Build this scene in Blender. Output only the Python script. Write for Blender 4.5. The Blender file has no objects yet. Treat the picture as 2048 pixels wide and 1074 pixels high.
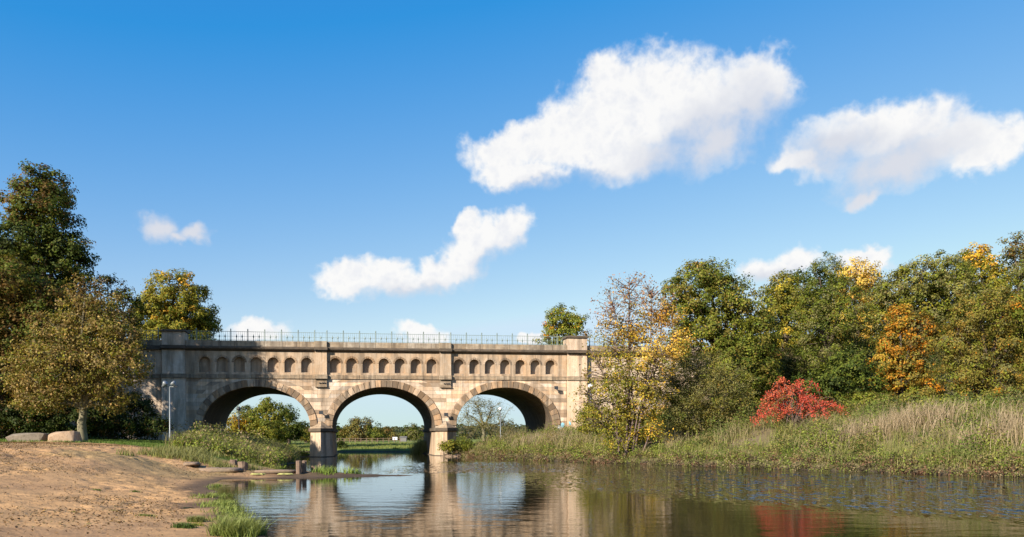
import bpy, math, random
import numpy as np

# ------------------------------------------------------------------ camera, sky, sun, exposure
SC = bpy.context.scene
COL = SC.collection
F, UC, VH, EYE = 1675.0, 1024.0, 872.5, 1.6
ROLL = math.radians(0.35)
cam_d = bpy.data.cameras.new('camera')
cam = bpy.data.objects.new('camera', cam_d)
COL.objects.link(cam)
cam_d.sensor_width = 36.0
cam_d.lens = 36.0 * F / 2048.0
cam_d.shift_y = (VH - 537.0) / 2048.0
cam_d.clip_start = 0.1
cam_d.clip_end = 6000.0
cam.location = (0, 0, EYE)
from mathutils import Matrix, Vector
_m = Matrix.Rotation(math.radians(90), 4, 'X') @ Matrix.Rotation(-ROLL, 4, 'Z')
cam.rotation_euler = _m.to_euler()
SC.camera = cam

SUN_EL = math.radians(28.0)
SUN_H = np.array([-0.665, -0.747]); SUN_H /= np.linalg.norm(SUN_H)
SUN_DIR = np.array([SUN_H[0] * math.cos(SUN_EL), SUN_H[1] * math.cos(SUN_EL), math.sin(SUN_EL)])
sun_d = bpy.data.lights.new('sun', 'SUN')
sun_d.energy = 5.0
sun_d.angle = math.radians(0.55)
sun_d.color = (1.0, 0.92, 0.80)
sun = bpy.data.objects.new('sun', sun_d)
COL.objects.link(sun)
sun.location = (-60, -60, 60)
sun.rotation_euler = Vector(SUN_DIR).to_track_quat('Z', 'Y').to_euler()

SC.view_settings.view_transform = 'Standard'
SC.view_settings.look = 'None'
SC.view_settings.exposure = 1.0
SC.view_settings.gamma = 1.0
SC.view_settings.use_curve_mapping = False
SC.render.engine = 'CYCLES'
SC.cycles.max_bounces = 6
SC.cycles.diffuse_bounces = 2
SC.cycles.glossy_bounces = 3
SC.cycles.transmission_bounces = 3
SC.cycles.transparent_max_bounces = 6
SC.cycles.caustics_reflective = False
SC.cycles.caustics_refractive = False
SC.cycles.use_denoising = True


class NT:
    """small helper to write node trees as expressions"""
    def __init__(s, tree):
        s.t = tree
        s.n = tree.nodes
        s.l = tree.links
    def node(s, typ, **kw):
        nd = s.n.new(typ)
        for k, v in kw.items():
            setattr(nd, k, v)
        return nd
    def put(s, sock, v):
        if v is None:
            return
        if hasattr(v, 'is_output'):
            s.l.new(v, sock)
        else:
            sock.default_value = v
    def math(s, op, a, b=None, c=None, clamp=False):
        nd = s.node('ShaderNodeMath', operation=op, use_clamp=clamp)
        for i, v in enumerate((a, b, c)):
            s.put(nd.inputs[i], v)
        return nd.outputs[0]
    def vmath(s, op, a, b=None, out=0):
        nd = s.node('ShaderNodeVectorMath', operation=op)
        s.put(nd.inputs[0], a)
        s.put(nd.inputs[1], b)
        return nd.outputs[out]
    def noise(s, vec, scale, detail=3, rough=0.55, dist=0.0, col=False):
        nd = s.node('ShaderNodeTexNoise')
        if vec is not None:
            s.l.new(vec, nd.inputs['Vector'])
        nd.inputs['Scale'].default_value = scale
        nd.inputs['Detail'].default_value = detail
        nd.inputs['Roughness'].default_value = rough
        nd.inputs['Distortion'].default_value = dist
        return nd.outputs['Color' if col else 'Fac']
    def mapr(s, v, a, b, c=0.0, d=1.0, smooth=False):
        nd = s.node('ShaderNodeMapRange')
        if smooth:
            nd.interpolation_type = 'SMOOTHSTEP'
        s.put(nd.inputs[0], v)
        for i, x in zip((1, 2, 3, 4), (a, b, c, d)):
            s.put(nd.inputs[i], x)
        return nd.outputs[0]
    def mix(s, fac, a, b, mode='MIX'):
        nd = s.node('ShaderNodeMix', data_type='RGBA', blend_type=mode)
        s.put(nd.inputs[0], fac)
        for i, v in ((6, a), (7, b)):
            if isinstance(v, tuple) and len(v) == 3:
                v = v + (1.0,)
            s.put(nd.inputs[i], v)
        return nd.outputs[2]
    def mapping(s, vec, loc=(0, 0, 0), rot=(0, 0, 0), scale=(1, 1, 1), typ='POINT'):
        nd = s.node('ShaderNodeMapping', vector_type=typ)
        s.l.new(vec, nd.inputs[0])
        nd.inputs['Location'].default_value = loc
        nd.inputs['Rotation'].default_value = rot
        nd.inputs['Scale'].default_value = scale
        return nd.outputs[0]


# clouds: (u, v, half width, half height, tilt) in full-size photo pixels, turned into sky angles
def ang(u, v):
    du, dv = u - UC, VH - v
    return math.degrees(math.atan2(du, F)), math.degrees(math.atan2(dv, math.hypot(F, du)))

CLOUDS = [
    # the large one
    (1300, 215, 175, 105, 0), (1420, 225, 160, 90, 8), (1500, 190, 90, 70, 20), (1200, 255, 150, 80, 18),
    (1110, 275, 110, 52, 25), (1015, 300, 90, 45, 15), (1040, 352, 100, 32, 0), (1270, 315, 150, 52, 0),
    (1440, 285, 95, 60, 30), (1545, 165, 55, 40, 20), (1215, 165, 60, 50, 30),
    # the one right of it
    (1690, 285, 120, 62, 8), (1790, 275, 120, 62, 10), (1890, 290, 115, 52, 8), (1985, 290, 75, 48, 10),
    (1800, 335, 130, 52, 15), (1730, 398, 48, 18, 5), (1600, 320, 60, 26, 0),
    # the swan-shaped one
    (700, 552, 72, 38, 8), (790, 560, 80, 32, 0), (880, 550, 90, 36, 20), (940, 505, 90, 48, 40),
    (1000, 465, 75, 44, 15), (935, 450, 38, 28, 40), (1035, 462, 42, 30, 0),
    # small left
    (318, 445, 36, 30, 15), (395, 456, 42, 18, 5), (350, 462, 40, 14, 0),
    # low over the railing
    (515, 660, 62, 26, 0), (845, 664, 58, 24, 0), (1070, 672, 40, 14, 0),
    # behind the right trees
    (1595, 520, 48, 36, 10), (1540, 545, 70, 30, 10), (1710, 525, 60, 26, 0), (1740, 520, 34, 18, 0),
]
SHADES = [(1400, 300, 140, 60, 20), (1500, 250, 80, 70, 40), (1120, 372, 130, 18, 8), (1780, 350, 130, 45, 18),
          (1680, 300, 80, 40, 0), (1000, 540, 90, 40, 30), (840, 585, 110, 20, 0), (1560, 560, 90, 20, 10), (350, 455, 120, 50, 0)]


def build_world():
    w = bpy.data.worlds.new('World')
    SC.world = w
    w.use_nodes = True
    nt = NT(w.node_tree)
    nt.n.clear()
    out = nt.node('ShaderNodeOutputWorld')
    sky = nt.node('ShaderNodeTexSky', sky_type='NISHITA')
    sky.sun_disc = False
    sky.sun_elevation = SUN_EL
    sky.sun_rotation = math.atan2(SUN_H[0], SUN_H[1])
    sky.altitude = 50.0
    sky.air_density = 1.0
    sky.dust_density = 0.6
    sky.ozone_density = 2.2
    # the photograph's deep, polarised blue: one response curve per channel over the physical sky
    sp = nt.node('ShaderNodeSeparateColor')
    nt.l.new(sky.outputs[0], sp.inputs[0])
    cc = nt.node('ShaderNodeCombineColor')
    K, EXPO = 0.115, 2 ** 1.0
    for i, (g, a, top) in enumerate(((0.95, 1.94, 0.62), (1.0, 1.37, 0.80), (0.36, 1.04, 0.95))):
        x = nt.math('MULTIPLY', sp.outputs[i], K)
        if i == 0:
            x = nt.math('MAXIMUM', nt.math('SUBTRACT', x, 0.113), 0.014)
        y = nt.math('MINIMUM', nt.math('MULTIPLY', nt.math('POWER', x, g), a), top)
        nt.l.new(nt.math('MULTIPLY', y, 1.0 / (EXPO * K)), cc.inputs[i])
    bg = nt.node('ShaderNodeBackground')
    nt.l.new(cc.outputs[0], bg.inputs[0])
    bg.inputs[1].default_value = K
    # sky angles
    tc = nt.node('ShaderNodeTexCoord').outputs['Generated']
    sx = nt.node('ShaderNodeSeparateXYZ')
    nt.l.new(tc, sx.inputs[0])
    az = nt.math('MULTIPLY', nt.math('ARCTAN2', sx.outputs[0], sx.outputs[1]), 180 / math.pi)
    el = nt.math('MULTIPLY', nt.math('ARCSINE', sx.outputs[2]), 180 / math.pi)
    cb = nt.node('ShaderNodeCombineXYZ')
    nt.l.new(az, cb.inputs[0])
    nt.l.new(el, cb.inputs[1])
    ae = cb.outputs[0]
    n1 = nt.noise(ae, 0.42, 3, 0.55, col=True)
    n2 = nt.noise(ae, 1.7, 5, 0.62, col=True)
    warp = nt.vmath('ADD', nt.vmath('MULTIPLY', nt.vmath('SUBTRACT', n1, (0.5, 0.5, 0.5)), (3.2, 2.4, 0)),
                    nt.vmath('MULTIPLY', nt.vmath('SUBTRACT', n2, (0.5, 0.5, 0.5)), (0.60, 0.55, 0)))
    p = nt.vmath('ADD', ae, warp)

    def field(blobs, k):
        cur = None
        for (u, v, ru, rv, tilt) in blobs:
            a, e = ang(u, v)
            s = math.degrees(1 / F)
            mp = nt.mapping(p, (a, e, 0), (0, 0, math.radians(tilt)), (ru * s * 1.12, rv * s * 1.12, 1.0), 'TEXTURE')
            f = nt.math('SUBTRACT', 1.0, nt.vmath('LENGTH', mp, out=1))
            if cur is None:
                cur = f
            else:
                cur = nt.math('SMOOTH_MAX', cur, f, k)
        return cur
    fld = field(CLOUDS, 0.22)
    # the rest of the sky, out of frame, carries the same sort of scattered fair-weather cloud
    other = nt.math('SUBTRACT', nt.noise(nt.mapping(ae, (31, 7, 0), scale=(1, 1.8, 1)), 0.055, 4, 0.5), 0.67)
    outside = nt.mapr(nt.math('ABSOLUTE', az), 36, 48)
    high = nt.mapr(el, 32, 40)
    other = nt.mapr(nt.math('MAXIMUM', outside, high), 0, 1, -1.0, other) if False else nt.math('SUBTRACT', nt.math('MULTIPLY', other, 3.0), nt.math('MULTIPLY', nt.math('SUBTRACT', 1.0, nt.math('MAXIMUM', outside, high)), 3.0))
    fld = nt.math('MAXIMUM', fld, other)
    n3 = nt.noise(ae, 0.9, 6, 0.6)
    n4 = nt.noise(ae, 3.2, 5, 0.65)
    def billow(n):
        return nt.math('SUBTRACT', 0.75, nt.math('ABSOLUTE', nt.math('SUBTRACT', nt.math('MULTIPLY', n, 4.0), 2.0)))
    b1 = billow(nt.noise(ae, 0.62, 1, 0.5))
    b2 = billow(nt.noise(ae, 1.5, 2, 0.5))
    det = nt.math('ADD', nt.math('MULTIPLY', nt.math('SUBTRACT', n3, 0.5), 0.40), nt.math('MULTIPLY', nt.math('SUBTRACT', n4, 0.5), 0.08))
    det = nt.math('ADD', det, nt.math('ADD', nt.math('MULTIPLY', b1, 0.10), nt.math('MULTIPLY', b2, 0.07)))
    den = nt.math('ADD', fld, det)
    shade = nt.mapr(nt.math('ADD', field(SHADES, 0.2), nt.math('MULTIPLY', det, 0.7)), -0.35, 0.7, smooth=True)
    soft = nt.math('ADD', 0.55, nt.math('MULTIPLY', shade, 0.45))
    alpha = nt.mapr(den, 0.07, soft, smooth=True)
    inner = nt.mapr(nt.math('ADD', nt.math('MULTIPLY', b1, 0.5), nt.math('ADD', nt.math('MULTIPLY', b2, 0.35), n3)), 0.35, 1.0)
    ccol = nt.mix(inner, (0.84, 0.855, 0.90), (0.985, 0.975, 0.96))
    ccol = nt.mix(nt.math('MULTIPLY', shade, 0.95), ccol, (0.70, 0.725, 0.80))
    em = nt.node('ShaderNodeBackground')
    nt.l.new(ccol, em.inputs[0])
    em.inputs[1].default_value = 1.0 / EXPO
    mx = nt.node('ShaderNodeMixShader')
    up = nt.mapr(el, -1.0, 0.5)
    nt.l.new(nt.math('MULTIPLY', alpha, nt.math('MULTIPLY', up, 0.97)), mx.inputs[0])
    nt.l.new(bg.outputs[0], mx.inputs[1])
    nt.l.new(em.outputs[0], mx.inputs[2])
    nt.l.new(mx.outputs[0], out.inputs[0])
    w.cycles.sampling_method = 'MANUAL'
    w.cycles.sample_map_resolution = 512

build_world()

# ------------------------------------------------------------------ helpers
def link(o):
    COL.objects.link(o)
    return o

def tag(o, label=None, cat=None, group=None, kind=None):
    if label: o['label'] = label
    if cat: o['category'] = cat
    if group: o['group'] = group
    if kind: o['kind'] = kind
    return o

def empty(name, loc=(0, 0, 0), rz=0.0):
    o = bpy.data.objects.new(name, None)
    o.location = loc
    o.rotation_euler = (0, 0, rz)
    o.empty_display_size = 0.2
    return link(o)

def obj(name, me, parent=None, loc=None, rot=None, scale=None):
    o = bpy.data.objects.new(name, me)
    link(o)
    if parent is not None:
        o.parent = parent
    if loc is not None: o.location = loc
    if rot is not None: o.rotation_euler = rot
    if scale is not None: o.scale = scale
    return o

def mesh_np(name, V, faces, mat, col=None, smooth=False):
    """faces: int array (N,3) or (N,4), or a list of such arrays"""
    me = bpy.data.meshes.new(name)
    V = np.asarray(V, dtype=np.float32)
    fl = faces if isinstance(faces, list) else [faces]
    fl = [np.asarray(f, dtype=np.int32) for f in fl if len(f)]
    loops = np.concatenate([f.ravel() for f in fl])
    sizes = np.concatenate([np.full(len(f), f.shape[1], dtype=np.int32) for f in fl])
    starts = np.concatenate([[0], np.cumsum(sizes)[:-1]]).astype(np.int32)
    me.vertices.add(len(V)); me.vertices.foreach_set('co', V.ravel())
    me.loops.add(len(loops)); me.loops.foreach_set('vertex_index', loops)
    me.polygons.add(len(sizes)); me.polygons.foreach_set('loop_start', starts)
    if smooth:
        me.polygons.foreach_set('use_smooth', np.ones(len(sizes), dtype=bool))
    if col is not None:
        a = me.attributes.new('tint', 'FLOAT_COLOR', 'POINT')
        c = np.ones((len(V), 4), dtype=np.float32)
        c[:, :3] = col
        a.data.foreach_set('color', c.ravel())
    me.update(calc_edges=True)
    me.materials.append(mat)
    return me

class MB:
    """collects polygons for one mesh"""
    def __init__(s):
        s.v = []; s.f = []
    def add(s, vs, fs):
        k = len(s.v)
        s.v += [tuple(map(float, p)) for p in vs]
        s.f += [tuple(i + k for i in q) for q in fs]
        return s
    def box(s, x0, x1, y0, y1, z0, z1):
        return s.add([(x0, y0, z0), (x1, y0, z0), (x1, y1, z0), (x0, y1, z0), (x0, y0, z1), (x1, y0, z1), (x1, y1, z1), (x0, y1, z1)],
                     [(0, 3, 2, 1), (4, 5, 6, 7), (0, 1, 5, 4), (1, 2, 6, 5), (2, 3, 7, 6), (3, 0, 4, 7)])
    def prism(s, poly, y0, y1, ch=0.0):
        """poly: counter-clockwise (x, z) as seen from the front (-y); extruded along y; ch: a small chamfer of the front edge"""
        n = len(poly)
        if ch > 0:
            cx = sum(p[0] for p in poly) / n; cz = sum(p[1] for p in poly) / n
            ins = []
            for (x, z) in poly:
                d = math.hypot(x - cx, z - cz) or 1
                ins.append((x + (cx - x) / d * ch, z + (cz - z) / d * ch))
            vs = [(x, y0, z) for x, z in ins] + [(x, y0 + ch, z) for x, z in poly] + [(x, y1, z) for x, z in poly]
            fs = [tuple(range(n)), tuple(range(3 * n - 1, 2 * n - 1, -1))]
            for i in range(n):
                j = (i + 1) % n
                fs.append((i, i + n, j + n, j)); fs.append((i + n, i + 2 * n, j + 2 * n, j + n))
        else:
            vs = [(x, y0, z) for x, z in poly] + [(x, y1, z) for x, z in poly]
            fs = [tuple(range(n)), tuple(range(2 * n - 1, n - 1, -1))]
            for i in range(n):
                j = (i + 1) % n
                fs.append((i, i + n, j + n, j))
        return s.add(vs, fs)
    def lathe(s, prof, n=8, cx=0, cy=0):
        """prof: [(r, z)] from bottom to top"""
        vs = []
        for (r, z) in prof:
            for k in range(n):
                a = 2 * math.pi * k / n
                vs.append((cx + r * math.cos(a), cy + r * math.sin(a), z))
        fs = []
        for i in range(len(prof) - 1):
            for k in range(n):
                a, b = i * n + k, i * n + (k + 1) % n
                fs.append((a, b, b + n, a + n))
        fs.append(tuple(range(n - 1, -1, -1)))
        fs.append(tuple((len(prof) - 1) * n + k for k in range(n)))
        return s.add(vs, fs)
    def mesh(s, name, mat, smooth=False):
        me = bpy.data.meshes.new(name)
        me.from_pydata(s.v, [], s.f)
        me.validate()
        if smooth:
            for p in me.polygons: p.use_smooth = True
        me.materials.append(mat)
        me.update()
        return me

def tubes(paths, sides=5):
    """paths: list of (points (n,3), radii (n)); returns verts, quads"""
    V, Q = [], []
    k = 0
    for P, R in paths:
        P = np.asarray(P, float); R = np.asarray(R, float)
        n = len(P)
        T = np.gradient(P, axis=0)
        T /= np.linalg.norm(T, axis=1)[:, None] + 1e-9
        ref = np.where(np.abs(T[:, 2:3]) > 0.9, np.array([[1.0, 0, 0]]), np.array([[0, 0, 1.0]]))
        A = np.cross(T, ref); A /= np.linalg.norm(A, axis=1)[:, None] + 1e-9
        B = np.cross(T, A)
        th = np.arange(sides) * 2 * np.pi / sides
        ring = P[:, None, :] + R[:, None, None] * (np.cos(th)[None, :, None] * A[:, None, :] + np.sin(th)[None, :, None] * B[:, None, :])
        V.append(ring.reshape(-1, 3))
        i = np.arange(n - 1)[:, None] * sides
        j = np.arange(sides)[None, :]
        a = (i + j); b = (i + (j + 1) % sides)
        Q.append(np.stack([a, b, b + sides, a + sides], -1).reshape(-1, 4) + k)
        k += n * sides
    return np.concatenate(V), np.concatenate(Q)

def W(u, v, Y):
    """world point at depth Y seen at photo pixel (u, v), camera roll included"""
    c, s_ = math.cos(ROLL), math.sin(ROLL)
    du, dv = u - UC, VH - v
    # roll: picture turned so that the right side rises
    x = du * c + dv * s_
    z = -du * s_ + dv * c
    return np.array([x / F * Y, Y, EYE + z / F * Y])

_lat = {}
def vnoise(x, y, seed=0):
    """smooth 2-D value noise, 0..1"""
    if seed not in _lat:
        _lat[seed] = np.random.default_rng(seed + 77).random((256, 256))
    L = _lat[seed]
    xi = np.floor(x).astype(int); yi = np.floor(y).astype(int)
    fx = x - xi; fy = y - yi
    fx = fx * fx * (3 - 2 * fx); fy = fy * fy * (3 - 2 * fy)
    a = L[xi % 256, yi % 256]; b = L[(xi + 1) % 256, yi % 256]
    c = L[xi % 256, (yi + 1) % 256]; d = L[(xi + 1) % 256, (yi + 1) % 256]
    return (a * (1 - fx) + b * fx) * (1 - fy) + (c * (1 - fx) + d * fx) * fy

def fbm(x, y, seed=0, oct=4):
    s = 0; a = 0.5; t = 0
    for i in range(oct):
        s = s + a * vnoise(x * 2 ** i + 13.7 * i, y * 2 ** i + 5.1 * i, seed + i); t += a; a *= 0.5
    return s / t

def sstep(a, b, x):
    t = np.clip((x - a) / (b - a), 0, 1)
    return t * t * (3 - 2 * t)

# ------------------------------------------------------------------ materials
def newmat(name):
    m = bpy.data.materials.new(name)
    m.use_nodes = True
    nt = NT(m.node_tree)
    nt.n.clear()
    out = nt.node('ShaderNodeOutputMaterial')
    b = nt.node('ShaderNodeBsdfPrincipled')
    nt.l.new(b.outputs[0], out.inputs[0])
    return m, nt, b, out

def bump(nt, b, h, strength, dist):
    nd = nt.node('ShaderNodeBump')
    nt.l.new(h, nd.inputs['Height'])
    nd.inputs['Strength'].default_value = strength
    nd.inputs['Distance'].default_value = dist
    nt.l.new(nd.outputs[0], b.inputs['Normal'])

def stone_mat(name, base, warm, pale, dirt_amt=0.25, rnd=0.5, crust=0.0, scale=1.0):
    m, nt, b, out = newmat(name)
    pos = nt.node('ShaderNodeNewGeometry').outputs['Position']
    oi = nt.node('ShaderNodeObjectInfo')
    r = oi.outputs['Random']
    n1 = nt.noise(pos, 0.55 * scale, 5, 0.6)
    n2 = nt.noise(pos, 3.5 * scale, 5, 0.65)
    n3 = nt.noise(pos, 22.0, 4, 0.6)
    c = nt.mix(nt.mapr(n1, 0.38, 0.62), base, warm)
    c = nt.mix(nt.mapr(n2, 0.5, 0.72), c, pale)
    # each cut stone has its own tone
    rv = nt.mapr(r, 0, 1, 1 - rnd * 0.5, 1 + rnd * 0.35)
    cm = nt.node('ShaderNodeCombineColor')
    r2 = nt.math('FRACT', nt.math('MULTIPLY', r, 7.31))
    nt.l.new(rv, cm.inputs[0])
    nt.l.new(nt.math('MULTIPLY', rv, nt.mapr(r2, 0, 1, 1 - rnd * 0.12, 1 + rnd * 0.05)), cm.inputs[1])
    nt.l.new(nt.math('MULTIPLY', rv, nt.mapr(r2, 0, 1, 1 - rnd * 0.26, 1 + rnd * 0.10)), cm.inputs[2])
    c = nt.mix(1.0, c, cm.outputs[0], 'MULTIPLY')
    # weather stains: vertical runs and blotches
    st = nt.noise(nt.mapping(pos, scale=(1.6, 1.6, 0.35)), 1.3, 6, 0.65)
    c = nt.mix(nt.math('MULTIPLY', nt.mapr(st, 0.47, 0.70), dirt_amt * 1.5), c, (0.09, 0.07, 0.05))
    rn = nt.noise(nt.mapping(pos, scale=(2.6, 2.6, 0.16)), 1.0, 4, 0.6)
    c = nt.mix(nt.math('MULTIPLY', nt.mapr(rn, 0.46, 0.66), dirt_amt * 1.9), c, (0.14, 0.105, 0.075))
    if crust > 0:
        cr = nt.noise(nt.mapping(pos, scale=(0.7, 0.7, 3.0)), 2.2, 6, 0.7)
        c = nt.mix(nt.math('MULTIPLY', nt.mapr(cr, 0.36, 0.58), crust), c, (0.055, 0.045, 0.035))
    c = nt.mix(nt.mapr(n3, 0.3, 0.7, 0.0, 0.22), c, (0.16, 0.12, 0.08))
    nt.l.new(c, b.inputs['Base Color'])
    b.inputs['Roughness'].default_value = 0.9
    b.inputs['Specular IOR Level'].default_value = 0.2
    bump(nt, b, nt.math('ADD', nt.math('MULTIPLY', n2, 0.6), nt.math('MULTIPLY', n3, 0.5)), 0.5, 0.03)
    return m

M_STONE = stone_mat('sandstone', (0.611, 0.479, 0.361), (0.637, 0.453, 0.303), (0.716, 0.590, 0.464), 0.30, 0.22)
M_BLOCK = stone_mat('sandstone_block', (0.623, 0.493, 0.372), (0.650, 0.465, 0.316), (0.730, 0.604, 0.476), 0.30, 0.95)
M_VOUS = stone_mat('sandstone_voussoir', (0.423, 0.307, 0.211), (0.433, 0.279, 0.162), (0.482, 0.371, 0.271), 0.50, 1.15)
M_BAND = stone_mat('sandstone_band', (0.507, 0.375, 0.259), (0.530, 0.353, 0.211), (0.586, 0.464, 0.338), 0.35, 0.2)
M_COPE = stone_mat('coping_stone', (0.399, 0.323, 0.241), (0.421, 0.313, 0.202), (0.487, 0.414, 0.321), 0.45, 0.3, crust=0.25)
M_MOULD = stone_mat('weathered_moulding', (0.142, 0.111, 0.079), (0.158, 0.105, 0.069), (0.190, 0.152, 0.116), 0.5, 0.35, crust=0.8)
M_SILL = stone_mat('string_course_stone', (0.473, 0.366, 0.253), (0.473, 0.320, 0.190), (0.530, 0.430, 0.317), 0.4, 0.3, crust=0.45)
M_SOFFIT = stone_mat('soffit_shade', (0.076, 0.055, 0.040), (0.086, 0.055, 0.037), (0.099, 0.076, 0.056), 0.5, 0.2)  # shade under the arches, painted in as a much darker stone colour

def plain_mat(name, col, rough=0.6, metal=0.0, var=0.25, sc=8.0, spec=0.4):
    m, nt, b, out = newmat(name)
    pos = nt.node('ShaderNodeNewGeometry').outputs['Position']
    n = nt.noise(pos, sc, 5, 0.65)
    dark = tuple(c * (1 - var) for c in col)
    lite = tuple(min(1, c * (1 + var)) for c in col)
    nt.l.new(nt.mix(nt.mapr(n, 0.3, 0.7), dark, lite), b.inputs['Base Color'])
    b.inputs['Roughness'].default_value = rough
    b.inputs['Metallic'].default_value = metal
    b.inputs['Specular IOR Level'].default_value = spec
    return m

M_IRON = plain_mat('grey_green_iron_paint', (0.17, 0.21, 0.18), 0.5, 0.0, 0.3)
M_LAMP = plain_mat('galvanised_pole', (0.210, 0.225, 0.230), 0.45, 0.3, 0.15)
M_DARKMETAL = plain_mat('dark_metal', (0.04, 0.042, 0.045), 0.45, 0.2, 0.2)
M_GLOBE = plain_mat('opal_globe', (0.8, 0.8, 0.78), 0.2, 0.0, 0.05)
M_WHITE = plain_mat('white_board_paint', (0.78, 0.78, 0.76), 0.5, 0.0, 0.05)
M_SHED = plain_mat('grey_shed_boards', (0.165, 0.155, 0.145), 0.8, 0.0, 0.2)
M_BLUEPAINT = plain_mat('blue_spray_paint', (0.25, 0.50, 0.60), 0.6, 0.0, 0.4, 6)
M_WHITEPAINT = plain_mat('white_spray_paint', (0.62, 0.62, 0.66), 0.6, 0.0, 0.3, 6)

def rock_mat(name, a, bcol, dark):
    m, nt, b, out = newmat(name)
    pos = nt.node('ShaderNodeNewGeometry').outputs['Position']
    n1 = nt.noise(pos, 1.6, 6, 0.65); n2 = nt.noise(pos, 9, 6, 0.7)
    c = nt.mix(nt.mapr(n1, 0.35, 0.65), a, bcol)
    c = nt.mix(nt.mapr(n2, 0.52, 0.7, 0, 0.7), c, dark)
    nt.l.new(c, b.inputs['Base Color'])
    b.inputs['Roughness'].default_value = 0.92
    b.inputs['Specular IOR Level'].default_value = 0.2
    bump(nt, b, nt.math('ADD', n1, nt.math('MULTIPLY', n2, 0.5)), 0.8, 0.05)
    return m
M_ROCKG = rock_mat('grey_boulder', (0.144, 0.120, 0.090), (0.216, 0.174, 0.126), (0.054, 0.045, 0.033))
M_ROCKP = rock_mat('tan_boulder', (0.302, 0.194, 0.115), (0.360, 0.259, 0.173), (0.158, 0.094, 0.058))
M_SLAB = rock_mat('mossy_slab', (0.240, 0.160, 0.112), (0.192, 0.144, 0.096), (0.064, 0.056, 0.032))
M_WOOD = rock_mat('weathered_post_wood', (0.15, 0.10, 0.075), (0.21, 0.145, 0.10), (0.05, 0.035, 0.028))
M_ALGAE = plain_mat('pale_algae', (0.30, 0.28, 0.10), 0.9, 0, 0.35, 5, 0.1)

def bark_mat(name, a, bcol):
    m, nt, b, out = newmat(name)
    pos = nt.node('ShaderNodeNewGeometry').outputs['Position']
    n = nt.noise(nt.mapping(pos, scale=(1, 1, 0.25)), 9, 6, 0.7)
    nt.l.new(nt.mix(nt.mapr(n, 0.35, 0.65), a, bcol), b.inputs['Base Color'])
    b.inputs['Roughness'].default_value = 0.95
    b.inputs['Specular IOR Level'].default_value = 0.1
    bump(nt, b, n, 0.7, 0.03)
    return m
M_BARK = bark_mat('bark_brown', (0.06, 0.045, 0.032), (0.13, 0.10, 0.075))
M_BARKG = bark_mat('bark_grey_green', (0.12, 0.105, 0.065), (0.23, 0.20, 0.125))
M_TWIG = bark_mat('twig_purple_brown', (0.10, 0.07, 0.06), (0.17, 0.12, 0.10))

def leaf_mat(name, trans=0.35, rough=0.6, spec=0.12):
    m, nt, b, out = newmat(name)
    at = nt.node('ShaderNodeAttribute', attribute_name='tint').outputs['Color']
    nt.l.new(at, b.inputs['Base Color'])
    b.inputs['Roughness'].default_value = rough
    b.inputs['Specular IOR Level'].default_value = spec
    tr = nt.node('ShaderNodeBsdfTranslucent')
    nt.l.new(nt.mix(1.0, at, (1.15, 1.1, 0.6), 'MULTIPLY'), tr.inputs[0])
    mx = nt.node('ShaderNodeMixShader')
    mx.inputs[0].default_value = trans
    nt.l.new(b.outputs[0], mx.inputs[1]); nt.l.new(tr.outputs[0], mx.inputs[2])
    nt.l.new(mx.outputs[0], out.inputs[0])
    return m
M_LEAF = leaf_mat('leaf')
M_GRASS = leaf_mat('grass_blade', 0.3, 0.6, 0.2)

def ground_mat():
    m, nt, b, out = newmat('ground_soil_sand_and_turf')
    at = nt.node('ShaderNodeAttribute', attribute_name='tint').outputs['Color']
    pos = nt.node('ShaderNodeNewGeometry').outputs['Position']
    n1 = nt.noise(pos, 2.3, 6, 0.7); n2 = nt.noise(pos, 16, 5, 0.7); n3 = nt.noise(pos, 0.6, 5, 0.6)
    k = nt.math('ADD', nt.math('ADD', nt.math('MULTIPLY', nt.math('SUBTRACT', n1, 0.5), 0.75), nt.math('MULTIPLY', nt.math('SUBTRACT', n2, 0.5), 0.8)),
                nt.math('MULTIPLY', nt.math('SUBTRACT', n3, 0.5), 0.5))
    kk = nt.math('ADD', 1.0, k)
    cc = nt.node('ShaderNodeCombineColor')
    for i in range(3): nt.l.new(kk, cc.inputs[i])
    c = nt.mix(1.0, at, cc.outputs[0], 'MULTIPLY')
    nt.l.new(c, b.inputs['Base Color'])
    b.inputs['Roughness'].default_value = 0.95
    b.inputs['Specular IOR Level'].default_value = 0.12
    bump(nt, b, nt.math('ADD', nt.math('MULTIPLY', n1, 0.7), nt.math('MULTIPLY', n2, 0.45)), 0.9, 0.06)
    return m
M_GROUND = ground_mat()

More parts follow.
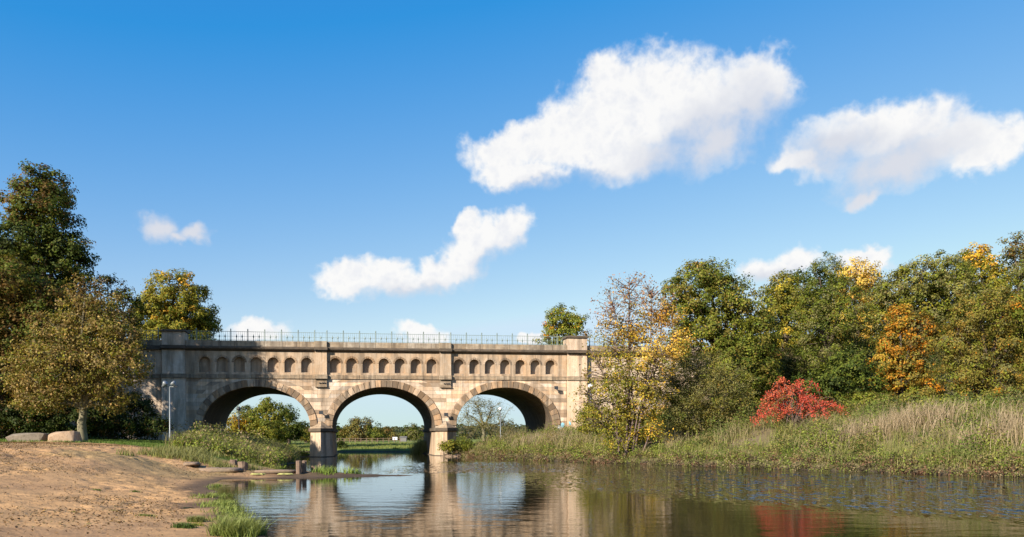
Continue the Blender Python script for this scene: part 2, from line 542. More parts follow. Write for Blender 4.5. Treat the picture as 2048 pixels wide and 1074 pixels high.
def water_mat():
    m, nt, b, out = newmat('river_water')
    pos = nt.node('ShaderNodeNewGeometry').outputs['Position']
    b.inputs['Base Color'].default_value = (0.016, 0.014, 0.007, 1)
    b.inputs['Roughness'].default_value = 0.03
    b.inputs['IOR'].default_value = 1.333
    b.inputs['Specular IOR Level'].default_value = 0.5
    # gentle swell everywhere, wind ripple in patches
    w1 = nt.noise(nt.mapping(pos, scale=(0.55, 1.3, 1)), 1.2, 2, 0.5)
    w2 = nt.noise(nt.mapping(pos, rot=(0, 0, 0.3), scale=(1.0, 1.7, 1)), 4.5, 3, 0.5)
    w3 = nt.noise(nt.mapping(pos, rot=(0, 0, -0.25), scale=(4.0, 1.5, 1)), 1.0, 2, 0.6)
    sx = nt.node('ShaderNodeSeparateXYZ'); nt.l.new(pos, sx.inputs[0])
    # wind patch: a band across the right half, and calm in the lee of the left bank
    patchn = nt.noise(nt.mapping(pos, scale=(0.5, 1.0, 1)), 0.16, 3, 0.5)
    right = nt.mapr(nt.math('SUBTRACT', sx.outputs[0], nt.math('MULTIPLY', sx.outputs[1], 0.02)), -1.0, 6.0, smooth=True)
    edge = nt.math('ADD', sx.outputs[1], nt.math('MULTIPLY', sx.outputs[0], 1.35))
    band = nt.math('MULTIPLY', nt.mapr(edge, 25.5, 30.0, smooth=True), nt.mapr(edge, 46.0, 58.0, 1.0, 0.15, smooth=True))
    wind = nt.math('MULTIPLY', nt.math('MULTIPLY', right, band), nt.mapr(patchn, 0.3, 0.55, 0.45, 1.0))
    far = nt.mapr(sx.outputs[1], 36.0, 48.0, 1.0, 0.35, smooth=True)
    calm = nt.mapr(sx.outputs[0], -12.0, 0.0, 0.55, 1.0, smooth=True)
    h = nt.math('ADD', nt.math('MULTIPLY', w1, 0.0075), nt.math('MULTIPLY', w2, 0.0022))
    h = nt.math('MULTIPLY', nt.math('MULTIPLY', h, far), calm)
    nd = nt.node('ShaderNodeBump')
    nt.l.new(h, nd.inputs['Height'])
    nd.inputs['Strength'].default_value = 1.0
    nd.inputs['Distance'].default_value = 1.0
    # open reach beyond the spit: light breeze
    reach = nt.math('MULTIPLY', nt.math('MULTIPLY', nt.mapr(sx.outputs[1], 35.5, 38.0, smooth=True), nt.mapr(sx.outputs[1], 44.0, 56.0, 1.0, 0.0, smooth=True)),
                    nt.math('MULTIPLY', nt.mapr(sx.outputs[0], -7.0, -2.0, smooth=True), 0.55))
    wind = nt.math('MAXIMUM', wind, reach)
    rip = nt.noise(nt.mapping(pos, rot=(0, 0, 0.12), scale=(7.0, 2.4, 1)), 1.0, 3, 0.6, col=True)
    rip = nt.vmath('MULTIPLY', nt.vmath('SUBTRACT', rip, (0.5, 0.5, 0.5)), (0.9, 2.4, 0.0))
    patch2 = nt.noise(nt.mapping(pos, scale=(0.5, 0.9, 1)), 0.6, 5, 0.7)
    amp = nt.math('MULTIPLY', wind, nt.mapr(patch2, 0.35, 0.65, 0.35, 1.25))
    sc = nt.node('ShaderNodeVectorMath', operation='SCALE')
    nt.l.new(rip, sc.inputs[0]); nt.l.new(amp, sc.inputs['Scale'])
    nrm = nt.vmath('NORMALIZE', nt.vmath('ADD', nd.outputs[0], sc.outputs[0]))
    nt.l.new(nrm, b.inputs['Normal'])
    return m
M_WATER = water_mat()

# ------------------------------------------------------------------ terrain and river
RIVER = np.array([(7, -10), (2.6, 0), (-1.0, 7), (-3.9, 13.4), (-5.5, 16.8), (-7.5, 21.3), (-9.2, 25.5), (-11.0, 30.5), (-11.4, 33.0),
                  (-8.4, 33.1), (-6.4, 34.1), (-4.2, 34.7), (-5.8, 35.2), (-6.8, 36.6), (-9.0, 37.6), (-10.4, 39.4), (-12.0, 42.6), (-13.0, 47), (-13.7, 53),
                  (-15.4, 60), (-16.8, 66), (-17.4, 74), (-18.6, 79), (-30, 82), (-60, 84), (-60, 96), (-25, 93), (-16, 91.5), (-12.4, 90),
                  (-9.6, 87), (-8.6, 80), (-6.5, 73), (-4.4, 69), (-1.5, 61.5), (2.5, 54.0), (6.7, 48.0), (11.5, 40.4), (18.6, 30.4),
                  (25, 20), (30, 8), (34, -10)], float)
N_LEFT = 22    # the first segments belong to the left bank
FAR_SEG = (22, 29)

def river_dist(x, y):
    """signed distance to the river outline (positive on land) and index of the nearest segment"""
    x = np.asarray(x, float); y = np.asarray(y, float)
    best = np.full(x.shape, 1e9); idx = np.zeros(x.shape, int)
    ins = np.zeros(x.shape, bool)
    n = len(RIVER)
    for i in range(n):
        a = RIVER[i]; b = RIVER[(i + 1) % n]
        d = b - a
        t = np.clip(((x - a[0]) * d[0] + (y - a[1]) * d[1]) / (d @ d), 0, 1)
        q = np.hypot(x - a[0] - t * d[0], y - a[1] - t * d[1])
        m = q < best
        best = np.where(m, q, best); idx = np.where(m, i, idx)
        c = ((a[1] > y) != (b[1] > y)) & (x < (b[0] - a[0]) * (y - a[1]) / (b[1] - a[1] + 1e-12) + a[0])
        ins ^= c
    return np.where(ins, -best, best), idx

def side_weights(x, y):
    """0..1 weights: right bank, land behind the bridge"""
    yb = 70.2 + (x + 10.7) * 0.18
    mid = np.interp(y, [0, 13, 31, 45, 60, 70, 90], [16, 10, 2, -3, -8, -11, -14])
    right = sstep(-1.0, 1.0, (x - mid) / 2.0)
    back = sstep(8, 16, y - yb)
    return right, back

def shore_dist(x, y):
    wob = (fbm(x * 0.45, y * 0.45, 3, 3) - 0.5) * 1.1 * sstep(24, 40, y) + (fbm(x * 0.9, y * 0.9, 9, 2) - 0.5) * 0.5
    d, idx = river_dist(x, y)
    return d + wob, idx

def height(x, y):
    x = np.asarray(x, float); y = np.asarray(y, float)
    d, idx = shore_dist(x, y)
    right, back = side_weights(x, y)
    dl = np.maximum(d, 0)
    gentle = 1.40 * sstep(-1.0, 15.0, dl) - 1.40 * sstep(-1, 15.0, 0.0) + 0.30 * sstep(10, 26, dl)
    gentle = np.minimum(gentle, np.interp(dl, [0, 1.5, 4], [0.0, 0.16, 2.0]))
    steep = np.interp(dl, [0, 1, 2.2, 4, 7, 11, 16, 26], [0, 0.12, 0.45, 0.95, 1.25, 1.42, 1.5, 1.65])
    k = sstep(20, 33, y)
    hl = gentle * (1 - k) + steep * k
    # the low spit stays low
    spit = np.exp(-(((x + 10.6) / 4.2) ** 2 + ((y - 35.6) / 2.2) ** 2))
    hl = hl * (1 - 0.78 * spit) + 0.05 * spit * (dl > 0)
    hr = 0.35 * sstep(0, 0.7, dl) + 2.25 * sstep(0.3, 10.0, dl) * np.interp(y, [20, 45, 66, 80], [1.15, 0.95, 0.72, 0.55]) + 0.9 * sstep(10, 30, dl)
    hb = 0.28 * sstep(0, 1.0, dl) + 0.45 * sstep(2, 40, dl)
    h = hl * (1 - right) + hr * right
    h = h * (1 - back) + hb * back
    # canal embankments behind the two ends of the bridge
    bx = (x + 10.7) * 0.984 + (y - 70.2) * 0.179
    by = -(x + 10.7) * 0.179 + (y - 70.2) * 0.984
    emb = sstep(16.5, 30.0, np.abs(bx)) * sstep(-9.0, 0.5, by) * sstep(25, 13.0, by)
    h = h + emb * 7.0 * sstep(19, 34, np.abs(bx))
    bed = -1.0 * sstep(0, 3.0, -d)
    h = np.where(d > 0, h, bed)
    return h

def turf_edge(x):
    return np.interp(x, [-40, -27, -22, -20, -17, -15, -13.5, -11], [45, 44.8, 44.8, 43.4, 40.8, 38.6, 38.6, 40.2])

def grow(a, b, n, p=2.0):
    t = np.linspace(0, 1, n + 1)[1:]
    return a + (b - a) * t ** p

def build_ground():
    xs = np.concatenate([grow(-34, -2500, 34, 3.2)[::-1], np.arange(-34, -24, 0.35), np.arange(-24, -3, 0.1), np.arange(-3, 32, 0.33), [32], grow(32, 2500, 34, 3.2)])
    ys = np.concatenate([grow(8.0, -400, 14, 3.0)[::-1], np.arange(8, 45.5, 0.11), np.arange(45.5, 95, 0.36), [95], grow(95, 4500, 44, 3.2)])
    X, Y = np.meshgrid(xs, ys, indexing='ij')
    Z = height(X, Y)
    d, idx = shore_dist(X, Y)
    right, back = side_weights(X, Y)
    # beach relief: trampled sand
    land = sstep(0.1, 1.0, d)
    beach = (1 - right) * (1 - back) * land * sstep(46, 41, Y)
    churn = np.clip(0.30 + 1.0 * sstep(0.45, 0.6, fbm(X * 0.22, Y * 0.16, 21, 3)), 0, 1)
    n_a = vnoise(X / 0.34, Y / 0.30, 31); n_b = vnoise(X / 0.16, Y / 0.15, 32); n_c = fbm(X / 1.5, Y / 1.2, 33, 3)
    dent = np.maximum(0, 0.45 - n_a) * 0.17 * (1 + 0.5 * sstep(18, 26, Y)) + np.maximum(0, 0.42 - n_b) * 0.16 * (1 + sstep(18, 26, Y))
    Z = Z - beach * churn * dent + beach * (n_c - 0.5) * 0.035
    Z = Z + (1 - beach) * land * (fbm(X * 0.8, Y * 0.8, 41, 3) - 0.5) * 0.16 * sstep(1, 4, d)
    # colours: what the ground is made of
    sand = np.array([0.45, 0.262, 0.120]); sand2 = np.array([0.36, 0.212, 0.105]); wet = np.array([0.12, 0.078, 0.048])
    soil = np.array([0.15, 0.115, 0.065]); turf = np.array([0.085, 0.125, 0.024]); turf2 = np.array([0.13, 0.14, 0.035]); mud = np.array([0.045, 0.036, 0.026])
    v = fbm(X * 0.35, Y * 0.28, 51, 4)[..., None]
    C = sand * (1 - sstep(0.42, 0.62, v)) + sand2 * sstep(0.42, 0.62, v)
    # thin grass film on the beach
    film = sstep(0.52, 0.66, fbm(X * 0.30 + 9, Y * 0.24, 52, 4)) * sstep(22, 38, Y)
    C = C * (1 - 0.55 * film[..., None]) + np.array([0.20, 0.17, 0.07]) * 0.55 * film[..., None]
    wetm = sstep(1.3, 0.1, d + (vnoise(X * 0.9, Y * 0.9, 53) - 0.5) * 1.2)[..., None]
    C = C * (1 - wetm) + wet * wetm
    # turf begins at the back edge of the beach
    edge = turf_edge(X) + (vnoise(X * 0.7, Y * 0.7, 54) - 0.5) * 1.3
    tm = sstep(-0.5, 0.6, Y - edge)[..., None] * (1 - right[..., None])
    tv = sstep(0.4, 0.6, fbm(X * 0.3, Y * 0.3, 55, 3))[..., None]
    T = turf * (1 - tv) + turf2 * tv
    C = C * (1 - tm) + T * tm
    rb = right[..., None] * (1 - back[..., None])
    R = soil * (1 - tv) + np.array([0.14, 0.13, 0.045]) * tv
    C = C * (1 - rb) + R * rb
    bb = back[..., None]
    C = C * (1 - bb) + (np.array([0.13, 0.17, 0.03]) * (1 - tv) + np.array([0.17, 0.18, 0.045]) * tv) * bb
    shore = (sstep(0.75, 0.1, d) * np.maximum(right, sstep(37.5, 39, Y)))[..., None]
    C = C * (1 - shore) + np.array([0.07, 0.052, 0.034]) * shore
    sp = np.exp(-(((X + 6.2) / 4.2) ** 4 + ((Y - 34.4) / 1.3) ** 2))[..., None]
    C = C * (1 - 0.85 * sp) + np.array([0.06, 0.042, 0.028]) * 0.85 * sp
    C = np.where((d < 0)[..., None], mud, C)
    nx, ny = len(xs), len(ys)
    V = np.stack([X, Y, Z], -1).reshape(-1, 3)
    i = np.arange(nx - 1)[:, None] * ny; j = np.arange(ny - 1)[None, :]
    a = (i + j).ravel()
    Q = np.stack([a, a + ny, a + ny + 1, a + 1], -1)
    me = mesh_np('ground', V, Q, M_GROUND, C.reshape(-1, 3), smooth=True)
    o = obj('ground', me)
    return tag(o, 'sandy beach rising to turf and earth banks on both sides of the river', 'ground', kind='structure')
build_ground()

def build_river():
    b = MB()
    b.add([(-75, -12, 0), (45, -12, 0), (45, 110, 0), (-75, 110, 0)], [(0, 1, 2, 3)])
    return tag(obj('river', b.mesh('river', M_WATER)), 'calm brown-green river reflecting bridge, trees and sky', 'river', kind='structure')
build_river()

# ------------------------------------------------------------------ the bridge
TH = 0.18005
BX, BY = (768.8 - UC) / F * 70.2, 70.2
P = 1.3318
PITCH = 10.31
DEPTH = 12.6
A_, B_, SPR = 4.25, 3.23, 2.55
bridge = tag(empty('stone_bridge', (BX, BY, 0), TH), 'sandstone bridge of three arches crossing the river with blind niches above', 'bridge')

def part(name, me, loc=(0, 0, 0), parent=bridge, **kw):
    o = obj(name, me, parent, loc)
    tag(o, **kw)
    return o

def ell(t, da=0.0):
    """intrados point at angle t (0 right foot .. pi left foot), pushed out by da along the normal"""
    x, z = A_ * math.cos(t), B_ * math.sin(t)
    nx, nz = math.cos(t) / A_, math.sin(t) / B_
    l = math.hypot(nx, nz)
    return x + da * nx / l, z + da * nz / l

def build_body():
    off = 0.025
    poly = [(-17.58, -1.2)]
    ts = [math.pi - math.pi * i / 40 for i in range(41)]
    for c in (-PITCH, 0, PITCH):
        pts = [(c + ell(t, off)[0], SPR + max(0, ell(t, off)[1])) for t in ts]
        if c == -PITCH:
            poly.append((pts[0][0], -1.2))
        else:
            poly.append((pts[0][0], 2.35))
        poly += pts
        poly.append((pts[-1][0], 2.35 if c != PITCH else -1.2))
    poly += [(17.58, -1.2), (17.58, 6.44), (-17.58, 6.44)]
    b = MB().prism(poly, 0.0, DEPTH)
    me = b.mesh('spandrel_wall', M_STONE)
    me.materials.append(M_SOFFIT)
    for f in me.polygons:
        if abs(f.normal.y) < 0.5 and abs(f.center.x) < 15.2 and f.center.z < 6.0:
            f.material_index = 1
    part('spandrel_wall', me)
    b = MB().box(-17.58, 17.58, 0.39, DEPTH - 0.02, 6.45, 9.05)
    part('niche_back_wall', b.mesh('niche_back_wall', M_BLOCK))
    b = MB().box(-44, 17.5, 0.5, DEPTH - 0.3, 9.06, 9.30)
    b.box(17.51, 62, 0.5, DEPTH - 0.3, 9.06, 9.30)
    part('deck', b.mesh('deck', M_COPE))
    # rear parapet
    part('rear_parapet', MB().box(-44, 62, DEPTH - 0.28, DEPTH + 0.15, 8.7, 9.5).mesh('rear_parapet', M_COPE))
    # wing walls
    for x0, x1 in ((-44, -17.585), (17.585, 62)):
        part('wing_wall', MB().box(x0, x1, 0.18, DEPTH - 0.5, -1.2, 9.04).mesh('wing_wall', M_STONE))
build_body()

# voussoirs: 27 stones per arch, equal arc lengths
def build_voussoirs():
    N = 27
    tt = np.linspace(0, math.pi, 2001)
    xy = np.array([ell(t, 0.3) for t in tt])
    s = np.concatenate([[0], np.cumsum(np.hypot(*np.diff(xy, axis=0).T))])
    cuts = np.interp(np.linspace(0, s[-1], N + 1), s, tt)
    g = 0.019 / 4.0
    rng = random.Random(5)
    for k in range(N):
        t0, t1 = cuts[k] + g * 0.8, cuts[k + 1] - g * 0.8
        tk = 0.58 + rng.uniform(-0.015, 0.02)
        inner = [ell(t0 + (t1 - t0) * i / 2) for i in range(3)]
        outer = [ell(t0 + (t1 - t0) * i / 2, tk) for i in range(3)]
        poly = inner[::-1] + outer
        poly = [(x, z) for x, z in poly][::-1]
        b = MB().prism(poly, -0.085 - rng.uniform(0, 0.02), 0.45, ch=0.02)
        me = b.mesh('voussoir', M_VOUS)
        for c in (-PITCH, 0, PITCH):
            part('voussoir', me, (c, 0, SPR))
build_voussoirs()

def ring_half(z):
    """half width of the outer edge of the voussoir ring at height z, 0 above it"""
    zz = z - SPR
    if zz < 0:
        return A_ + 0.60
    tt = np.linspace(0, math.pi / 2, 200)
    pts = np.array([ell(t, 0.605) for t in tt])
    if zz >= pts[-1, 1]:
        return 0.0
    return float(np.interp(zz, pts[:, 1], pts[:, 0]))

def build_blocks():
    rng = random.Random(11)
    quads = []
    def course_fill(x0, x1, z0, z1, y, e0a=0, e0b=0, e1a=0, e1b=0):
        # e*: how far the lower/upper end corners shift
        L = x1 - x0
        if L < 0.12:
            return
        n = max(1, round(L / rng.uniform(0.72, 1.0)))
        cu = [0] + sorted((i + rng.uniform(-0.18, 0.18)) / n for i in range(1, n)) + [1]
        for i in range(n):
            a, c = cu[i], cu[i + 1]
            bl = x0 + e0a + (L - e0a + e1a) * a; br = x0 + e0a + (L - e0a + e1a) * c
            tl = x0 + e0b + (L - e0b + e1b) * a; tr = x0 + e0b + (L - e0b + e1b) * c
            quads.append(((bl + 0.006, z0 + 0.006), (br - 0.006, z0 + 0.006), (tr - 0.006, z1 - 0.006), (tl + 0.006, z1 - 0.006), y))
    # spandrels
    H = 0.325
    z = SPR + 0.02
    while z < 6.4:
        z1 = min(z + H, 6.425)
        w0, w1 = ring_half(z) + 0.01, ring_half(z1) + 0.01
        edges = [(-15.74, -PITCH, 0), (-PITCH, 0, 1), (0, PITCH, 1), (PITCH, 15.74, 2)]
        for (a, c, kind) in edges:
            l0 = a if kind == 0 else a + w0; l1 = a if kind == 0 else a + w1
            r0 = c if kind == 2 else c - w0; r1 = c if kind == 2 else c - w1
            if r0 - l0 < 0.1 and r1 - l1 < 0.1:
                continue
            x0, x1 = l0, r0
            course_fill(x0, x1, z, z1, -0.014, 0, l1 - l0, 0, r1 - r0)
        z = z1 + 0.002
    # lower abutment faces
    for (a, c) in ((-15.74, -PITCH - A_ - 0.63 + 0.55), (PITCH + A_ + 0.08, 15.74)):
        z = 0.6
        while z < SPR - 0.1:
            course_fill(a, c, z, z + H - 0.002, -0.014)
            z += H
    small = []
    quads.sort(key=lambda q: -abs((q[1][0] - q[0][0]) * (q[2][1] - q[1][1])))
    for i, q in enumerate(quads):
        y = q[4] - rng.uniform(0, 0.008)
        if i < 190:
            b = MB().prism(list(q[:4]), y, 0.05)
            part('stone_block', b.mesh('stone_block', M_BLOCK))
        else:
            small.append((q, y))
    if small:
        b = MB()
        for q, y in small: b.prism(list(q[:4]), y, 0.05)
        part('stone_block', b.mesh('stone_block', M_BLOCK), kind='stuff')
build_blocks()

def niche_mesh():
    b = MB()
    hw, zs, z0, zt, zb = 0.44, 7.74, 6.772, 8.70, 6.95
    y0, y1 = 0.0, 0.40
    h = P / 2
    # jambs
    for sgn in (-1, 1):
        xa, xb = sorted((sgn * h, sgn * hw))
        b.add([(xa, y0, z0), (xb, y0, z0), (xb, y0, zt), (xa, y0, zt)], [(0, 1, 2, 3)])
        b.add([(sgn * hw, y0, zb), (sgn * hw, y1, zb), (sgn * hw, y1, zs), (sgn * hw, y0, zs)], [(0, 1, 2, 3) if sgn < 0 else (3, 2, 1, 0)])
    b.add([(-hw, y0, z0), (hw, y0, z0), (hw, y0, zb), (-hw, y0, zb)], [(0, 1, 2, 3)])
    b.add([(-hw, y0, zb), (hw, y0, zb), (hw, y1, zb + 0.06), (-hw, y1, zb + 0.06)], [(0, 1, 2, 3)])
    n = 12
    for i in range(n):
        t0, t1 = math.pi - math.pi * i / n, math.pi - math.pi * (i + 1) / n
        a = (hw * math.cos(t0), zs + hw * math.sin(t0)); c = (hw * math.cos(t1), zs + hw * math.sin(t1))
        b.add([(a[0], y0, a[1]), (c[0], y0, c[1]), (c[0], y0, zt), (a[0], y0, zt)], [(0, 1, 2, 3)])
        b.add([(a[0], y0, a[1]), (c[0], y0, c[1]), (c[0], y1, c[1]), (a[0], y1, a[1])], [(3, 2, 1, 0)])
    return b.mesh('niche', M_BAND)

def ring_mesh():
    b = MB()
    n = 9
    for k in range(n):
        t0, t1 = math.pi * k / n + 0.025, math.pi * (k + 1) / n - 0.025
        r1 = 0.62 if k == 4 else 0.60
        poly = [(0.445 * math.cos(t0), 0.445 * math.sin(t0)), (r1 * math.cos(t0), r1 * math.sin(t0)), (r1 * math.cos(t1), r1 * math.sin(t1)), (0.445 * math.cos(t1), 0.445 * math.sin(t1))]
        b.prism(poly, -0.05 if k == 4 else -0.022, 0.02)
    return b.mesh('niche_ring', M_VOUS)

def build_band():
    nm, rm = niche_mesh(), ring_mesh()
    for bay in (-1, 0, 1):
        for k in range(-3, 4):
            o = part('niche', nm, (bay * PITCH + k * P, 0, 0))
            part('niche_ring', rm, (0, 0, 7.74), parent=o)
    e = 3.5 * P
    # plain wall between the outer niches and the end piers
    for sg in (-1, 1):
        x0, x1 = sorted((sg * (PITCH + e), sg * 15.8))
        part('panel', MB().box(x0 + 0.002, x1, 0.0, 0.32, 6.772, 8.70).mesh('panel', M_BAND))
    rng = random.Random(3)
    # spans between the pilasters: string course, moulding, coping
    pil = [(-5.622, -4.672), (4.672, 5.622)]
    spans = [(-15.77, -5.624), (-4.67, 4.67), (5.624, 15.77)]
    for (a, c) in spans:
        n = round((c - a) / 1.32)
        for i in range(n):
            x0 = a + (c - a) * i / n + 0.005; x1 = a + (c - a) * (i + 1) / n - 0.005
            j = rng.uniform(-0.006, 0.006)
            part('string_course_stone', MB().prism([(x0, 6.44), (x1, 6.44), (x1, 6.775), (x0, 6.775)], -0.10 + j, 0.3, 0.02).mesh('string_course_stone', M_SILL))
            # cornice moulding with a sloping underside
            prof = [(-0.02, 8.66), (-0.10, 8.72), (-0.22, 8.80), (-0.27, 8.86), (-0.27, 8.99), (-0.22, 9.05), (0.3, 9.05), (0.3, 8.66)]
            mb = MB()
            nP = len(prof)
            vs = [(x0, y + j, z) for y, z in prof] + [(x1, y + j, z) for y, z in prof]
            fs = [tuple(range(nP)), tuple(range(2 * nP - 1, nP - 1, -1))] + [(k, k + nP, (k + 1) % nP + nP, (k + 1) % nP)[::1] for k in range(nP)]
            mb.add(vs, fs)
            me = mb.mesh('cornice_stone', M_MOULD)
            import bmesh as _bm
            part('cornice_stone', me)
            part('coping_stone', MB().prism([(x0, 9.055), (x1, 9.055), (x1, 9.50), (x0, 9.50)], -0.13 + j, 0.45, 0.02).mesh('coping_stone', M_COPE))
    for (a, c) in pil:
        part('pilaster', MB().box(a, c, -0.22, 0.33, 6.78, 8.70).mesh('pilaster', M_BAND))
        part('pilaster_base', MB().prism([(a - 0.06, 6.43), (c + 0.06, 6.43), (c + 0.06, 6.785), (a - 0.06, 6.785)], -0.33, 0.3, 0.02).mesh('pilaster_base', M_SILL))
        part('pilaster_cornice', MB().box(a - 0.06, c + 0.06, -0.46, 0.3, 8.80, 9.052).box(a - 0.02, c + 0.02, -0.34, 0.3, 8.702, 8.798).mesh('pilaster_cornice', M_MOULD))
        part('pilaster_coping', MB().prism([(a - 0.02, 9.056), (c + 0.02, 9.056), (c + 0.02, 9.53), (a - 0.02, 9.53)], -0.34, 0.45, 0.02).mesh('pilaster_coping', M_COPE))
        br = part('bracket', MB().box(a, c - 0.02, -0.16, 0.2, 5.86, 6.425).box(a - 0.02, c, -0.20, 0.2, 5.76, 5.858).mesh('bracket', M_SILL))
        for q in (0.40, 0.62, 0.80):
            x = a + (c - a) * q
            part('bracket_stud', MB().box(x - 0.06, x + 0.05, -0.24, -0.15, 6.06, 6.13).mesh('bracket_stud', M_DARKMETAL), parent=br)
    # end piers, each with its block above the cornice
    for sg in (-1, 1):
        a, c = sorted((sg * 15.772, sg * 17.56))
        part('end_pier', MB().box(a, c, -0.24, 0.6, -1.2, 6.44).box(a + 0.03, c - 0.03, -0.22, 0.6, 6.44, 8.705).mesh('end_pier', M_BLOCK))
        part('pier_string', MB().prism([(a - 0.05, 6.435), (c + 0.05, 6.435), (c + 0.05, 6.78), (a - 0.05, 6.78)], -0.33, 0.5, 0.02).mesh('pier_string', M_SILL))
        part('pier_cornice', MB().box(a - 0.06, c + 0.06, -0.48, 0.6, 8.80, 9.052).box(a, c, -0.36, 0.6, 8.71, 8.798).mesh('pier_cornice', M_MOULD))
        blk = part('pier_block', MB().box(a + 0.02, c - 0.02, -0.24, 1.3, 9.054, 10.14).mesh('pier_block', M_STONE))
        part('pier_cap', MB().box(a - 0.12, c + 0.12, -0.36, 1.4, 10.142, 10.24).box(a - 0.02, c + 0.02, -0.28, 1.3, 10.241, 10.33).mesh('pier_cap', M_MOULD), parent=blk)
    # wing walls beyond
    for x0, x1 in ((-30.0, -17.62), (17.62, 40.0)):
        n = 9
        for i in range(n):
            u0 = x0 + (x1 - x0) * i / n + 0.005; u1 = x0 + (x1 - x0) * (i + 1) / n - 0.005
            part('cornice_stone', MB().box(u0, u1, -0.06, 0.4, 8.72, 9.045).mesh('cornice_stone', M_MOULD))
            part('coping_stone', MB().prism([(u0, 9.05), (u1, 9.05), (u1, 9.50), (u0, 9.50)], 0.03, 0.6, 0.02).mesh('coping_stone', M_COPE))
        part('string_course_stone', MB().prism([(x0, 6.44), (x1, 6.44), (x1, 6.775), (x0, 6.775)], 0.07, 0.4, 0.02).mesh('string_course_stone', M_SILL))
build_band()

def build_piers():
    for c in (-PITCH / 2, PITCH / 2):
        hw, hb, q = 0.87, 0.96, 1.15
        def ring(h, qq, z):
            return [(-h, 0.0, z), (0.0, -qq, z), (h, 0.0, z), (h, DEPTH, z), (0, DEPTH + qq, z), (-h, DEPTH, z)]
        def loft(rings):
            b = MB(); n = 6
            vs = [p for r in rings for p in r]
            fs = [tuple(range(n))[::-1], tuple((len(rings) - 1) * n + k for k in range(n))]
            for i in range(len(rings) - 1):
                for k in range(n):
                    a, bb = i * n + k, i * n + (k + 1) % n
                    fs.append((a, bb, bb + n, a + n))
            return b.add(vs, fs)
        pr = part('pier', loft([ring(hb, q + 0.12, -1.2), ring(hb, q + 0.12, 0.12), ring(hw, q, 2.02)]).mesh('pier', M_BAND), (c, 0, 0))
        part('pier_footing', loft([ring(hb + 0.16, q + 0.35, -1.2), ring(hb + 0.14, q + 0.33, 0.05)]).mesh('pier_footing', M_MOULD), (0, 0, 0), parent=pr)
        part('pier_capstone', loft([ring(hw + 0.05, q + 0.06, 2.022), ring(hw + 0.17, q + 0.2, 2.10), ring(hw + 0.17, q + 0.2, 2.345)]).mesh('pier_capstone', M_MOULD), (0, 0, 0), parent=pr)
        b = MB().add([(-hw - 0.1, -0.02, 2.347), (0, -q - 0.13, 2.347), (hw + 0.1, -0.02, 2.347), (0, -0.02, 2.95), (-hw - 0.1, 0.05, 2.347), (hw + 0.1, 0.05, 2.347), (0, 0.05, 2.95)],
                     [(0, 1, 3), (1, 2, 3), (0, 3, 6, 4), (3, 2, 5, 6), (0, 4, 5, 2, 1), (4, 6, 5)])
        part('pier_hood', b.mesh('pier_hood', M_SILL), (0, 0, 0), parent=pr)
build_piers()

# a few spray-painted patches low on the right abutment
def build_paint():
    rng = random.Random(8)
    def blot(cx, cz, rx, rz, y, n=14):
        pts = []
        for i in range(n):
            a = 2 * math.pi * i / n
            r = rng.uniform(0.6, 1.1)
            pts.append((cx + rx * r * math.cos(a), cz + rz * r * math.sin(a)))
        return MB().prism(pts, y, y + 0.01)
    part('graffiti', blot(15.32, 2.55, 0.22, 0.28, -0.03).mesh('graffiti', M_BLUEPAINT))
    part('graffiti', blot(15.95, 2.7, 0.12, 0.2, -0.255).mesh('graffiti', M_BLUEPAINT))
    part('graffiti', blot(15.05, 2.3, 0.25, 0.2, -0.032).mesh('graffiti', M_WHITEPAINT))
build_paint()

# railing along the coping
def build_railing():
    root = tag(empty('iron_railing', (BX, BY, 0), TH), 'grey-green iron railing of posts and thin pickets along the bridge top', 'railing')
    yb = 0.16
    post = MB().box(-0.045, 0.045, -0.045, 0.045, 9.5, 9.62).lathe([(0.034, 9.62), (0.034, 10.34), (0.05, 10.345), (0.05, 10.37), (0.03, 10.38), (0.05, 10.43), (0.035, 10.47), (0.008, 10.52)], 8).mesh('post', M_IRON)
    bal = MB().lathe([(0.03, 9.5), (0.022, 9.6), (0.018, 9.76), (0.045, 9.80), (0.06, 9.88), (0.04, 9.95), (0.016, 9.98), (0.012, 10.06)], 8).mesh('baluster', M_IRON)
    pick = MB().box(-0.007, 0.007, -0.007, 0.007, 9.52, 10.30).mesh('picket', M_IRON)
    posts = []
    e = 3.5 * P
    for bay in (-1, 0, 1):
        posts += [bay * PITCH - e + i * P for i in range(8)]
    posts = [x for x in posts if abs(x) < 15.6]
    posts = sorted(posts)
    left = [-17.9 - i * P for i in range(0, 5)]; right = [17.9 + i * P for i in range(0, 8)]
    runs = [([-15.76] + posts + [15.76]), sorted(left), right]
    for ri, run in enumerate(runs):
        for i, x in enumerate(run):
            if ri or 0 < i < len(run) - 1:
                obj('post', post, root, (x, yb if not ri else 0.3, 0))
        for i in range(len(run) - 1):
            a, c = run[i], run[i + 1]
            L = c - a
            y = yb if not ri else 0.3
            if L > 1.0:
                for q in (1 / 3, 2 / 3): obj('baluster', bal, root, (a + L * q, y, 0))
                k = 8
            else:
                obj('baluster', bal, root, (a + L * 0.5, y, 0))
                k = 4
            for j in range(k):
                obj('picket', pick, root, (a + L * (j + 0.5) / k, y, 0))
        a, c = run[0], run[-1]
        y = yb if not ri else 0.3
        obj('top_rail', MB().box(a, c, y - 0.016, y + 0.016, 10.25, 10.28).mesh('top_rail', M_IRON), root)
        obj('middle_rail', MB().box(a, c, y - 0.010, y + 0.010, 9.87, 9.89).mesh('middle_rail', M_IRON), root)
        obj('bottom_rail', MB().box(a, c, y - 0.012, y + 0.012, 9.57, 9.595).mesh('bottom_rail', M_IRON), root)
build_railing()

def on_bridge(s, y, z):
    return (BX + s * math.cos(TH) - y * math.sin(TH), BY + s * math.sin(TH) + y * math.cos(TH), z)

